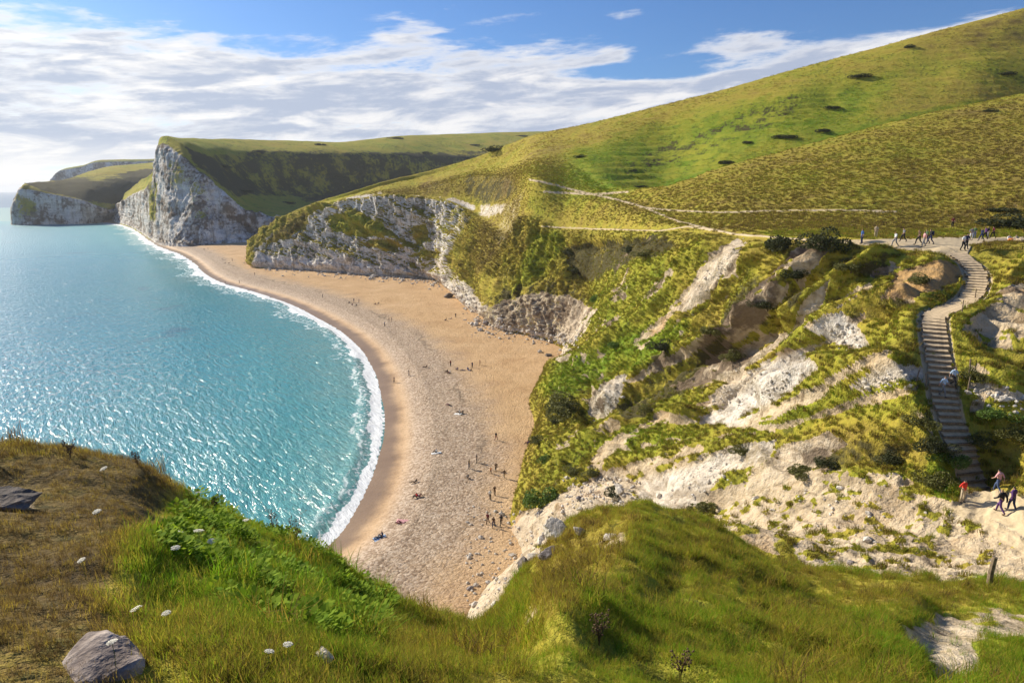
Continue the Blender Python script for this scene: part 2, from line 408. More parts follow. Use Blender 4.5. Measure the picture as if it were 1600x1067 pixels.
fn = nt.noise(nt.comb(nt.mul(al, .22), nt.mul(d, .5), 0), 1.0, 5, .65, .4); fn2 = nt.noise(co, .9, 5, .7)
edge = nt.add(nt.attr('surf'), nt.mul(nt.sub(nt.noise(nt.comb(nt.mul(al, .05), 0, 0), 1.0, 3), .5), 9))
edge = nt.mul(edge, nt.step(nt.noise(nt.comb(nt.mul(al, .035), nt.mul(al, .011), 0), 1.0, 4, .6), .3, .7, .62, 1.7)); edge = nt.add(edge, nt.mul(nt.sub(nt.noise(co, .22, 3, .6), .5), 5.0))
fo1 = nt.mul(nt.step(edge, -2.5, -.5), nt.step(edge, 4.5, 9.0, 1, 0))
foam = nt.step(nt.add(fo1, nt.mul(nt.sub(fn2, .5), 1.2)), .45, .65)
fo2 = nt.mul(nt.step(nt.math('ABSOLUTE', nt.sub(edge, 13.5)), .2, 2.4, 1, 0), nt.step(fn, .46, .60))
fo3 = nt.mul(nt.step(nt.math('ABSOLUTE', nt.sub(edge, 9.5)), 0, 5, .9, 0), nt.step(fn2, .50, .62))
foam = nt.math('MAXIMUM', foam, nt.math('MAXIMUM', nt.mul(fo2, .7), fo3))
c = nt.mix(foam, deep, (.86, .88, .88))
bp = nt.bump(nt.add(nt.mul(w1, 1.3), nt.mul(w2, .45)), 1.0, .40)
bs = finish(nt, c, nt.mix(foam, nt.step(nt.vmath('LENGTH', co), 120, 1100, .10, .42), .9), bp, .5)
bs.inputs['IOR'].default_value = 1.33
sea = structure(grid_object('sea', G, m, {'offshore': SD, 'along': SPOS, 'surf': SD / FW}, flip=True))
sb = bmesh.new(); bmesh.ops.create_grid(sb, x_segments=2, y_segments=2, size=1)
#@@BLUFF
# ------------------------------------------------------------------ bluff, headland and hills (one continuous terrain)
# every column: beach foot, two points on the slope, rim, meadow edge, meadow back, front crest, dip, back slope, skyline
def lerp_pts(a, b, n): return [a + (b - a) * k / (n + 1) for k in range(1, n + 1)]
def cliff_col(base, m1, m2, rim, sky, r5=None):
    b, p1, p2, r, s_ = (at(*q) for q in (base, m1, m2, rim, sky))
    if r5 is None: return [b, p1, p2, r] + lerp_pts(r, s_, 5) + [s_]
    q = at(*r5); return [b, p1, p2, r, q] + lerp_pts(q, s_, 4) + [s_]
def bluff_col(base, m1, m2, rim, r5, r6, r7, r9, sky, drop=3.2):
    b = [at(*q) for q in (base, m1, m2, rim, r5, r6)]
    f = at(*r7); s9 = at(*r9); dip = f + (s9 - f) * .35; dip[2] = f[2] - drop
    return b + [f, dip, s9, at(*sky)]
def bA(px, py, alt=5.0): return (px, py, (EYE - alt) / slope_of(py))
cols = [
 cliff_col((412, 393, 505), (416, 382, 508), (422, 370, 512), (432, 358, 516), (440, 350, 530)),
 cliff_col(bA(398, 412, 4.5), (397, 402, 446), (400, 393, 449), (406, 380, 455), (414, 370, 475)),
 cliff_col(bA(430, 416, 4.5), (430, 395, 430), (430, 372, 440), (432, 355, 452), (436, 346, 480)),
 cliff_col(bA(480, 420, 4.5), (480, 390, 414), (480, 360, 422), (480, 333, 432), (480, 324, 465)),
 cliff_col(bA(545, 426, 4.5), (545, 395, 394), (545, 355, 400), (545, 314, 408), (545, 303, 432)),
 cliff_col(bA(600, 431, 4.5), (600, 400, 378), (600, 355, 383), (600, 305, 390), (600, 287, 425)),
 cliff_col(bA(650, 434, 4.5), (650, 400, 368), (650, 350, 372), (650, 308, 377), (650, 275, 425)),
 cliff_col(bA(694, 439, 4.5), (697, 405, 350), (700, 355, 356), (700, 311, 361), (700, 262, 425), (700, 287, 368)),
 cliff_col(bA(732, 470, 4.8), (740, 440, 290), (746, 395, 303), (748, 335, 328), (750, 246, 412), (750, 280, 348)),
 cliff_col(bA(785, 507, 5.0), (787, 465, 238), (792, 420, 245), (800, 365, 256), (800, 226, 396), (795, 285, 300)),
 cliff_col(bA(830, 518, 5.0), (830, 475, 224), (828, 405, 231), (826, 335, 238), (840, 213, 383), (828, 280, 246)),
 cliff_col(bA(873, 532, 5.0), (878, 485, 209), (880, 425, 212), (880, 358, 219), (885, 203, 369), (885, 299, 233)),
 [at(*q) for q in (bA(893, 550, 5.2), (912, 500, 191), (928, 430, 193), (938, 358, 197), (937, 320, 207), (938, 301, 221), (939, 287, 237), (939, 272, 254), (940, 228, 308), (940, 189, 359))],
 bluff_col(bA(842, 604, 5.2), (905, 560, 150), (975, 470, 148), (1030, 363, 150), (1030, 343, 160), (1030, 322, 178), (1030, 292, 198), (1042, 222, 300), (1030, 166, 345), 1.2),
 bluff_col(bA(848, 650, 5.2), (930, 600, 128), (1035, 510, 123), (1125, 372, 118), (1130, 352, 130), (1130, 327, 150), (1130, 261, 202), (1136, 205, 284), (1130, 141, 335), 2.2),
 bluff_col(bA(835, 700, 5.2), (950, 650, 108), (1090, 560, 100), (1215, 384, 94), (1220, 367, 104), (1220, 328, 140), (1220, 237, 206), (1225, 188, 275), (1220, 115, 330)),
 bluff_col(bA(825, 750, 5.2), (970, 710, 92), (1155, 610, 84), (1300, 386, 83), (1310, 373, 89), (1310, 330, 132), (1310, 213, 211), (1310, 163, 278), (1310, 91, 325)),
 bluff_col(bA(818, 800, 5.2), (990, 760, 80), (1225, 650, 70), (1380, 394, 77.5), (1390, 379, 84), (1390, 332, 128), (1390, 193, 216), (1390, 138, 280), (1390, 70, 320)),
 bluff_col(bA(838, 850, 5.5), (1030, 800, 70), (1290, 695, 58), (1450, 404, 73.5), (1460, 383, 80), (1460, 334, 125), (1460, 176, 222), (1460, 118, 282), (1460, 50, 318)),
 bluff_col(bA(785, 905, 5.6), (1080, 850, 58), (1360, 745, 50), (1505, 405, 70.5), (1515, 388, 75), (1530, 336, 120), (1530, 161, 228), (1530, 93, 285), (1530, 32, 315)),
 bluff_col(bA(745, 985, 5.8), (1150, 890, 46), (1450, 800, 44.5), (1570, 412, 69), (1580, 384, 74), (1600, 337, 115), (1600, 147, 235), (1600, 73, 288), (1600, 14, 312)),
 bluff_col((900, 1000, 52), (1250, 905, 40), (1530, 832, 41), (1660, 420, 66), (1670, 385, 72), (1690, 338, 112), (1690, 128, 240), (1690, 53, 290), (1690, -12, 310)),
 bluff_col((1100, 1020, 40), (1400, 922, 34), (1660, 852, 36), (1790, 420, 64), (1800, 385, 70), (1810, 340, 110), (1800, 105, 245), (1800, 20, 292), (1800, -45, 308)),
 bluff_col((1300, 1000, 32), (1600, 935, 30), (1880, 860, 32), (1980, 420, 62), (1990, 385, 68), (2000, 340, 108), (1990, 78, 250), (1990, -17, 295), (1990, -105, 305)),
]
full = []
for c in cols:
    c = list(c); b, n1_ = c[0], c[1]
    out = b - n1_; h = np.hypot(out[0], out[1]) + 1e-6
    run = np.array([out[0] / h * 5, out[1] / h * 5, -7.0])
    s_ = c[-1]; back = np.array([s_[0] * 1.10, s_[1] + 38, s_[2] - 22]); back2 = np.array([s_[0] * 1.3, s_[1] + 125, min(s_[2] - 60, 14.0)])
    full.append([b + run] + c + [back, back2])
ux = [0, .35, .8, 1.6, 2.6, 3.5, 4.3, 5.1, 5.9, 6.7, 7.4, 8.2, 9.2, 10.6, 12.2, 13.7, 15.2, 16.6, 17.9, 19.2, 20.5, 22, 23.6, 25.5]
G, us, vs = loft(full, ux, 1080, [8, 105, 115, 150, 22, 26, 50, 8, 42, 66, 8, 8])
VV = vs[:, None] + 0 * us[None]; UU = us[None] + 0 * vs[:, None]
N0 = normals(G); N0 *= np.where(N0[..., 2:3] < 0, -1, 1)
px0, py0 = to_px(G)
def sm(x, a, b): t = np.clip((x - a) / (b - a), 0, 1); return t * t * (3 - 2 * t)
below = 1 - sm(VV, 3.75, 4.1)                     # 1 under the rim
above0 = sm(VV, .4, 1.2)
cliff = (1 - sm(UU, 5.2, 6.6))                     # the chalk headland
gul = below * sm(UU, 8.6, 10.6) * (1 - sm(UU, 21, 23)) * sm(VV, .9, 1.5)
# coordinates across and along the fall line of the bluff
Rt = np.stack([(G[..., 0] * .89 + G[..., 1] * .45), (G[..., 1] * .89 - G[..., 0] * .45) * .22, G[..., 2] * .2], -1)
wv = fbm(G, 30, 2, off=2.0)
Rt[..., 0] += wv * 5
r1 = fbm(Rt, 13, 3, .5, True, 1.0); r2 = fbm(Rt, 5.0, 3, .55, True, 6.0)
lump = fbm(G, 8, 4, .55, off=3.0); fine = fbm(G, 1.9, 3, .6, off=9.0)
flat = in_poly(px0, py0, [(1090, 800), (1150, 770), (1280, 745), (1430, 745), (1500, 770), (1620, 790), (1620, 930), (1300, 910), (1150, 850)], 30)
r3 = fbm(Rt, 2.1, 3, .6, True, 8.0); streak = fbm(Rt, 3.4, 4, .6, off=14.0)
disp = gul * (1 - .75 * flat) * (r1 * 2.2 + r2 * 1.5 + r3 * .45)
def crease(line, w, amp):
    t = near_line(px0 + lump * 14, py0 + lump * 10, line, 0, w); t = t * t * (3 - 2 * t)
    return t * amp
for line, w, amp in (([(425, 372), (500, 385), (560, 410)], 12, 3.0), ([(505, 325), (560, 340), (615, 372), (660, 395)], 12, 3.4), ([(600, 390), (660, 405), (705, 430)], 10, 2.6), ([(640, 330), (690, 350), (720, 375)], 12, 2.4), ([(800, 318), (770, 380), (750, 430)], 14, 2.0), ([(1148, 374), (1092, 445), (1030, 512), (960, 556), (880, 600)], 20, 2.4), ([(1226, 392), (1160, 462), (1090, 540), (1010, 575)], 18, 2.2), ([(1335, 392), (1290, 440), (1235, 500), (1150, 545), (1060, 590), (960, 640)], 22, 2.6),
        ([(1400, 430), (1330, 480), (1270, 520)], 20, 1.8), ([(1440, 500), (1370, 520), (1290, 560), (1180, 640), (1080, 690)], 20, 1.6),
        ([(1277, 382), (1262, 430), (1225, 480), (1180, 520)], 19, -4.6), ([(1185, 400), (1130, 480), (1050, 555), (940, 610)], 17, -2.6), ([(1300, 470), (1230, 530), (1120, 580), (1010, 630), (930, 670)], 20, -3.4), ([(1360, 500), (1250, 570), (1150, 650)], 20, -2.2),
        ([(1090, 640), (1000, 690), (900, 740)], 16, -1.3), ([(880, 640), (900, 615)], 34, 2.2), ([(1000, 690), (1050, 668), (1095, 680)], 34, 1.8), ([(1250, 650), (1330, 625), (1420, 640), (1465, 690)], 46, 2.6), ([(1240, 735), (1330, 722), (1420, 735)], 26, -1.4),
        ([(1480, 520), (1500, 500), (1560, 465), (1620, 430)], 18, 1.2),  ([(1255, 560), (1200, 620), (1130, 665)], 26, -1.2), ([(905, 395), (950, 385), (1040, 380)], 14, -1.6), ([(890, 380), (905, 430), (935, 480)], 12, -2.4)):
    disp += crease(line, w, amp) * below
disp += below * above0 * (1 - cliff) * (lump * .9 * (1 - .5 * flat) + fine * .36)
disp += below * flat * (fbm(G, 3.4, 3, .55, True, 33.0) * .42 + fbm(G, 1.2, 2, off=36) * .16)
# ribs and ledges on the chalk headland and the rock bluff
Ct = np.stack([G[..., 0] * .9 + G[..., 1] * .1, G[..., 1] * .5, G[..., 2] * .34], -1)
rib = fbm(Ct, 14, 4, .55, True, 12.0); rib2 = fbm(Ct, 5, 4, .6, True, 15.0)
rockm = below * np.clip(cliff + (1 - sm(UU, 8.0, 9.4)) * .62, 0, 1) * above0
Lt = np.stack([G[..., 0] * .5 + G[..., 1] * .2, G[..., 1] * .5, G[..., 2] * 1.3 + G[..., 0] * .55], -1)
led = fbm(Lt, 11, 4, .55, True, 25.0)
disp += below * above0 * sm(UU, 5.4, 6.2) * (1 - sm(UU, 8.3, 9.2)) * (fbm(np.stack([G[..., 0] * 1.0 + G[..., 1] * .2, G[..., 1] * .3, G[..., 2] * .12], -1), 4.2, 4, .6, True, 55.0) * 2.2 + fbm(G, 1.6, 3, .6, True, 58.0) * .7)
disp += rockm * (rib * 4.6 + rib2 * 2.3 + lump * 1.8 + fine * .7 + led * 3.0 * cliff)
dispz = (1 - below) * sm(VV, 4.0, 5.0) * (fbm(G, 45, 3, off=21) * 1.2 * sm(VV, 6.5, 7.5) + lump * .35 + fine * .10)
skyk = 1 - .75 * np.exp(-((VV - 10) / .35) ** 2)
# sheep tracks on the back hill
terr = np.clip(in_poly(px0, py0, [(880, 262), (1010, 215), (1180, 160), (1290, 135), (1300, 165), (1180, 215), (1080, 265), (960, 290)], 25) + .09 * sm(VV, 8, 8.6) * (UU < 20) + .10 * sm(VV, 5.9, 6.5), 0, 1) * sm(VV, 6.1, 6.5)
ph = G[..., 2] + 1.3 * fbm(G, 26, 3, off=31)
dispz += terr * (np.abs(((ph / 2.5) % 1.0) - .5) - .25) * 3.0
G = G + N0 * disp[..., None]; G[..., 2] += dispz * skyk

# ---- the stairway corridor is cut smoothly into the slope
stair_px = [(1524, 772), (1516, 745), (1507, 715), (1497, 690), (1487, 665), (1479, 640), (1474, 618), (1471, 597), (1468, 575), (1464, 552), (1461, 528), (1459, 508), (1461, 494), (1474, 487), (1492, 481), (1511, 470), (1522, 456), (1527, 441), (1525, 428), (1518, 416), (1507, 406), (1497, 398)]
k = np.linspace(0, 1, len(stair_px))
st_D = np.interp(k, [0, .12, .40, .58, .66, .78, 1], [46.0, 47.6, 53.0, 58.2, 60.6, 64.2, 71.0])
ST = np.array([at(x, y, D) for (x, y), D in zip(stair_px, st_D)])
kk = np.linspace(0, 1, 300); STC = catmull(k, ST, kk)
for _ in range(25): STC[1:-1] = .25 * STC[:-2] + .5 * STC[1:-1] + .25 * STC[2:]
sel = np.where((UU > 15) & (VV > 1.2) & (VV < 6))
Q = G[sel]; best = np.full(len(Q), 1e9); bz = np.zeros(len(Q)); tpar = np.zeros(len(Q))
for i in range(0, len(Q), 20000):
    q = Q[i:i + 20000]; d2 = (q[:, None, 0] - STC[None, :, 0]) ** 2 + (q[:, None, 1] - STC[None, :, 1]) ** 2
    j = d2.argmin(1); best[i:i + 20000] = np.sqrt(d2[np.arange(len(q)), j]); bz[i:i + 20000] = STC[j, 2]
wgt = 1 - sm(best, 1.3, 4.2)
Q[:, 2] = Q[:, 2] * (1 - wgt) + (bz - .12) * wgt + wgt * (1 - wgt) * 1.2
side = np.zeros(len(Q))
for i in range(0, len(Q), 20000):
    q = Q[i:i + 20000]; d2 = (q[:, None, 0] - STC[None, :, 0]) ** 2 + (q[:, None, 1] - STC[None, :, 1]) ** 2; side[i:i + 20000] = q[:, 0] - STC[d2.argmin(1), 0]
Q[:, 2] += np.where(side > 0, .46 * np.clip(best - 1.6, 0, 16), 0) * sm(bz, 28.7, 29.7) * (1 - sm(bz, 39.0, 42.5)) * (1 + .25 * lump[sel])
G[sel] = Q
# the flat landing of trodden earth below the stairs and the gravel path above keep level
px, py = to_px(G)
nz = fbm(G, 6, 3, off=41) * 9; nz2 = fbm(G, 6, 3, off=47) * 7
qx, qy = px + nz, py + nz2
bare = np.zeros(px.shape, np.float32); chalk = np.zeros_like(bare); lush = np.full(px.shape, .30, np.float32); path = np.zeros_like(bare)
def paint(arr, val, poly, soft=6, q=True):
    w = in_poly(qx if q else px, qy if q else py, poly, soft); arr += (val - arr) * w
# lush and dry ground
LV = fbm(G, 46, 4, off=51)
paint(lush, .80, [(880, 285), (900, 225), (1100, 165), (1260, 130), (1400, 120), (1360, 185), (1200, 240), (1020, 295), (940, 300)], 30)
paint(lush, .28, [(900, 215), (1600, 15), (1700, -40), (1700, 30), (1400, 100), (1100, 165), (920, 225)], 18)
paint(lush, .29, [(1020, 300), (1200, 245), (1600, 150), (1700, 140), (1700, 330), (1300, 326), (1100, 325)], 14)
paint(lush, .34, [(1100, 285), (1250, 250), (1450, 250), (1560, 290), (1400, 310), (1200, 305)], 25)
w_ = near_line(px, py, [(985, 302), (1030, 291), (1130, 260), (1220, 236), (1310, 212), (1390, 192), (1460, 175), (1530, 160), (1600, 146), (1690, 128)], 2, 5); lush += (.40 - lush) * w_ * (VV < 7.2)  # golden highlight painted along the front crest
w_ = near_line(px, py - 7, [(985, 302), (1030, 291), (1130, 260), (1220, 236), (1310, 212), (1390, 192), (1460, 175), (1530, 160)], 4, 14); lush += (.95 - lush) * w_ * (VV > 7.2)
paint(lush, .30, [(1180, 345), (1300, 335), (1600, 342), (1600, 366), (1300, 366)], 8)
paint(lush, .62, [(1180, 360), (1600, 356), (1600, 372), (1200, 374)], 4)
paint(lush, .74, [(840, 610), (890, 560), (950, 530), (1030, 500), (1080, 510), (1040, 560), (960, 590), (880, 630)], 14)
paint(lush, .62, [(800, 440), (830, 370), (870, 355), (890, 380), (850, 430), (800, 460)], 10)
paint(lush, .46, [(900, 500), (960, 400), (1100, 380), (1050, 470), (960, 540)], 20)
paint(lush, .10, [(740, 350), (800, 300), (830, 290), (815, 350), (770, 420), (735, 430)], 12)
paint(lush, .05, [(655, 285), (740, 270), (825, 275), (800, 310), (720, 310), (660, 305)], 12)
paint(lush, .12, [(960, 385), (1040, 370), (1060, 385), (1000, 405), (950, 405)], 8)
paint(lush, .52, [(900, 700), (1050, 640), (1110, 680), (980, 715)], 12)
paint(lush, .44, [(1180, 680), (1240, 625), (1430, 590), (1480, 640), (1300, 660)], 14)
paint(lush, .18, [(1230, 720), (1300, 680), (1460, 650), (1490, 740), (1400, 730)], 14)
paint(lush, .78, [(1470, 700), (1490, 690), (1500, 780), (1470, 790), (1450, 740)], 8)
paint(lush, .40, [(1500, 640), (1600, 610), (1600, 700), (1540, 720)], 12)
lush += LV * .34 * sm(VV, 3.8, 4.4) + .12 * LV
# chalk and rock
CH = [([(393, 416), (398, 388), (430, 362), (480, 338), (545, 308), (590, 302), (620, 307), (695, 309), (730, 316), (745, 322), (735, 345), (718, 375), (700, 405), (698, 425), (722, 455), (738, 480), (730, 498), (690, 446), (620, 440), (560, 436), (480, 428)], 1.0, 1.0),
      ([(735, 505), (750, 480), (800, 466), (845, 452), (900, 462), (936, 488), (925, 505), (900, 540), (850, 530), (785, 518)], .60, .30), ([(740, 318), (800, 316), (795, 332), (745, 346)], .6, .7),
      ([(640, 410), (690, 400), (735, 445), (760, 480), (740, 500), (690, 445), (640, 436)], .85, .7),
      ([(775, 345), (800, 310), (828, 285), (822, 310), (800, 370), (770, 400)], .42, .3),
      ([(1150, 371), (1172, 380), (1128, 435), (1085, 482), (1055, 490), (1100, 428)], .75, .35),
      ([(1195, 570), (1255, 548), (1278, 580), (1240, 612), (1190, 645), (1150, 668), (1085, 672), (1125, 632), (1165, 600)], .9, .75),
      ([(1288, 497), (1320, 488), (1350, 518), (1362, 542), (1335, 548), (1300, 532), (1265, 515)], .85, .75),
      ([(1328, 608), (1400, 574), (1445, 578), (1445, 602), (1400, 597), (1350, 614)], .8, .65),
      ([(960, 800), (1010, 752), (1080, 727), (1150, 700), (1225, 685), (1205, 722), (1130, 742), (1095, 800), (1040, 806)], .86, .55),
      ([(1080, 815), (1110, 775), (1200, 748), (1290, 735), (1400, 735), (1480, 785), (1620, 790), (1620, 930), (1300, 910), (1150, 850)], .60, .12),
      ([(815, 800), (850, 795), (900, 760), (960, 735), (1000, 765), (990, 805), (900, 820), (860, 880), (740, 990), (700, 960), (760, 880)], .74, .25),
      ([(1610, 430), (1545, 475), (1500, 515), (1485, 560), (1530, 600), (1610, 570)], .56, .05),
      ([(1500, 612), (1540, 600), (1610, 628), (1610, 640), (1540, 620)], .7, .3),
      ([(1380, 470), (1400, 432), (1470, 408), (1515, 420), (1495, 448), (1430, 470)], .66, -1.0),
      ([(918, 650), (945, 600), (985, 585), (975, 620), (945, 655)], .75, .55),
      ([(1060, 610), (1120, 560), (1240, 520), (1260, 470), (1300, 440), (1280, 500), (1200, 560), (1120, 600)], .55, .15),
      ([(1090, 640), (1130, 600), (1200, 570), (1180, 600), (1120, 650)], .6, .3),
      ([(1240, 440), (1235, 395), (1260, 378), (1300, 380), (1270, 430), (1255, 460)], .75, 0.0),
      ([(1140, 520), (1200, 430), (1240, 400), (1230, 450), (1180, 520)], .42, .1),
      ([(1160, 765), (1230, 700), (1300, 680), (1330, 700), (1240, 760)], .66, .2),
      ([(860, 560), (880, 540), (900, 545), (880, 575)], .6, .3)]
for poly, b_, c_ in CH: paint(bare, b_, poly, 5); paint(chalk, c_, poly, 9)
for poly in ([(512, 338), (550, 328), (600, 348), (615, 368), (560, 372), (520, 362)], [(405, 392), (440, 352), (480, 332), (478, 362), (440, 376)], [(640, 355), (665, 350), (675, 378), (650, 384)], [(555, 380), (600, 372), (640, 384), (600, 394)],
             [(940, 710), (1000, 665), (1060, 645), (1112, 680), (1000, 712)], [(640, 400), (660, 388), (690, 392), (680, 405)]):
    paint(bare, .12, poly, 5)
paint(lush, .10, [(405, 392), (440, 352), (480, 332), (478, 362), (440, 376)], 5)
paint(lush, .46, [(512, 338), (550, 328), (600, 348), (615, 368), (560, 372), (520, 362)], 5)
for ln in ([(1290, 388), (1242, 440), (1190, 502), (1140, 540)], [(1200, 440), (1130, 520), (1060, 562), (980, 602), (930, 650), (880, 700)], [(1352, 500), (1290, 545), (1222, 560)], [(1442, 608), (1330, 640), (1230, 670), (1130, 690), (1040, 720), (960, 745), (890, 770)], [(1185, 690), (1100, 722), (1030, 762)], [(1152, 374), (1092, 442), (1040, 502), (1000, 540)], [(1400, 420), (1330, 470), (1290, 500)], [(1440, 540), (1380, 560), (1300, 600)]):
    bare = np.maximum(bare, .50 * near_line(qx, qy, ln, 2.5, 9))
bare = np.maximum(bare, .62 * near_line(qx, qy, [(930, 725), (985, 682), (1040, 655), (1100, 662), (1160, 668), (1230, 640), (1290, 615)], 4, 8)); 
nzz = np.abs(normals(G)[..., 2]); slope = 1 - nzz
ledge = sm(nzz + .16 * lump + .1 * fine, .52, .74) * cliff * below * above0 * sm(VV, 1.25, 1.6)
bare = bare * (1 - .95 * ledge)
bare = np.clip(bare + .24 * below * gul * sm(slope, .30, .58) - .12 * gul * (1 - sm(slope, .15, .35)), 0, 1)
chalk = np.clip(chalk + .10 * gul * sm(slope, .35, .6) * (1 - flat) * (UU < 19), -1, 1)
scrub = np.zeros_like(bare)  # real scrub, plus the shade of cleft and gullies painted in
for v_, poly in ((.47, [(735, 505), (752, 465), (800, 445), (850, 428), (905, 436), (938, 480), (925, 502), (900, 540), (850, 530), (785, 518)]), (.9, [(1225, 470), (1235, 400), (1262, 376), (1300, 382), (1275, 430), (1240, 490)]), (.8, [(960, 640), (1040, 590), (1140, 548), (1160, 572), (1060, 620), (980, 660)]), (.6, [(1290, 470), (1400, 450), (1430, 480), (1330, 520)]), (.72, [(880, 385), (960, 373), (1050, 370), (1065, 392), (1000, 412), (920, 442), (895, 430)]), (.5, [(1180, 430), (1240, 395), (1290, 390), (1280, 440), (1200, 500), (1120, 540), (1100, 520)]), (.55, [(1020, 560), (1150, 530), (1180, 560), (1060, 610), (980, 640)]), (.62, [(1240, 705), (1330, 690), (1440, 700), (1420, 735), (1260, 740)]),
                (.42, [(985, 250), (1020, 232), (1180, 165), (1265, 140), (1235, 190), (1080, 250), (960, 285)]), (.55, [(730, 270), (800, 275), (815, 300), (760, 330), (720, 300)]), (.5, [(655, 285), (700, 275), (700, 300), (660, 300)]), (.4, [(760, 440), (800, 400), (820, 420), (780, 470)]), (.45, [(405, 392), (440, 352), (480, 332), (478, 362), (440, 376)]), (.35, [(1300, 400), (1400, 400), (1380, 440), (1290, 470)]),
                (.2, [(1150, 300), (1300, 262), (1480, 265), (1560, 300), (1350, 315)])): paint(scrub, v_, poly, 12)
scrub = np.clip(scrub + .55 * gul * np.clip(streak, -.35, .6) * (scrub > .08) + .5 * gul * (1 - flat) * sm(streak, .04, .36), 0, 1); bare += gul * np.clip(streak, -.5, .5) * .5 * (1 - .5 * flat); lush += gul * .24 * np.clip(r2, -.6, .6)  # dark streaks add to the painted gully shade
# trodden ways
for line, w in (([(828, 281), (850, 285), (900, 298), (960, 311), (1000, 322), (1060, 346), (1110, 358), (1150, 366), (1220, 372), (1310, 378)], 1.7), ([(850, 300), (930, 304), (980, 300)], 2.0), ([(1000, 324), (1050, 329), (1120, 332), (1200, 330), (1320, 328), (1400, 331)], 1.0),
                ([(845, 354), (930, 358), (1030, 361), (1076, 354), (1110, 360)], .7)):
    path = np.maximum(path, near_line(px + nz * .25, py + nz2 * .12, line, w * .5, 1.8) * (.85 + .4 * fine))
pw = in_poly(px, py + nz2 * .12, [(1302, 376), (1350, 374), (1420, 373), (1470, 371), (1540, 371), (1620, 369), (1620, 379), (1560, 379), (1520, 383), (1512, 398), (1492, 402), (1440, 394), (1380, 386), (1320, 381)], 2)
path = np.maximum(path, pw)
path = np.maximum(path, in_poly(px + nz * .4, py + nz2 * .4, [(1495, 790), (1505, 770), (1560, 768), (1620, 780), (1620, 850), (1560, 815), (1510, 805)], 5))
path = np.maximum(path, .8 * near_line(qx, qy, [(1500, 795), (1560, 830), (1640, 880)], 6, 8))
path[sel] = np.maximum(path[sel], (1 - sm(best, 1.0, 1.4)) * .95)
bare -= .38 * in_poly(qx, qy, [(702, 325), (748, 322), (752, 400), (742, 442), (704, 436)], 8)
bz_ = below * (1 - cliff) * sm(UU, 8.4, 9.4)
speck = fbm(G, 1.15, 3, .6, off=87.0)
crisp = sm(bare + (.34 - .2 * flat) * streak + .30 * fine + .12 * lump + .75 * flat * speck, .35, .50)
bare = bare * (1 - bz_) + bz_ * crisp
G = G + N0 * (bz_ * above0 * (1 - crisp) * (1 - path) * (.55 - .25 * flat))[..., None]
brk_ = fbm(np.stack([G[..., 0] * .5, G[..., 1] * .5, G[..., 2] * 1.6 + G[..., 0] * .5], -1), 2.2, 4, .6, True, 44.0) * .09 + fbm(G, .8, 3, .6, True, 48.0) * .06 + r3 * .26
G = G + N0 * (brk_ * sm(bare, .35, .8) * below * (1 - path) * np.clip(1 + 1.6 * cliff + 1.2 * (UU < 9), 1, 2.6))[..., None]
gcov = np.clip(1 - sm(bare + .25 * fine * (1 - bz_), .25, .65), 0, 1) * (1 - path) * (1 - .9 * (1 - sm(UU, 8.0, 8.6)) * sm(UU, 6, 6.5) * (VV < 2.6))
gcov = gcov * (1 - .75 * sm(scrub + .3 * lump, .3, .65))
BLUFF_ATTR = {'scrub': scrub, 'bare': bare, 'chalk': chalk, 'lush': lush, 'path': path, 'cover': gcov * below * above0 * (1 - cliff * .7) + .5 * gcov * sm(VV, 4.0, 4.4) * (1 - sm(VV, 6.2, 7.2))}
BLUFF_ATTR['hill'] = (1 - path) * (1 - .8 * sm(scrub + .25 * lump, .25, .5)) * sm(VV, 4.6, 5.2) * (1 - sm(VV, 10.6, 11)) * np.clip(.7 + 2.2 * fbm(G, 30, 4, off=91), .0, 1.7)
bluff = structure(grid_object('hillside', G, LAND, BLUFF_ATTR, flip=True))
#@@FAR
# ------------------------------------------------------------------ Swyre-like chalk head, second cape and the far headland
FAR_SCRUB_SHADE = {'far_downs': [(.56, [(296, 248), (400, 233), (560, 236), (790, 236), (760, 262), (620, 305), (480, 312), (390, 305), (330, 270)]), (.75, [(285, 226), (330, 245), (400, 300), (370, 310), (310, 262)]), (.8, [(560, 288), (640, 278), (600, 305), (520, 318), (470, 316)])],  # scrub tint that also paints in the shadow on the valley side
  'chalk_headland': [(1.0, [(34, 285), (100, 281), (250, 263), (255, 300), (190, 322), (130, 312), (80, 303)]), (.45, [(130, 276), (180, 266), (200, 280), (140, 284)])]}  # headland slope coloured dark for the shade lying on it
FAR_VEG = {'far_downs': [(.35, [(230, 280), (246, 285), (248, 350), (232, 345)]), (.22, [(262, 250), (300, 262), (330, 300), (325, 345), (290, 350), (262, 320)])], 'chalk_headland': [(.3, [(25, 300), (60, 320), (60, 345), (25, 345)])]}
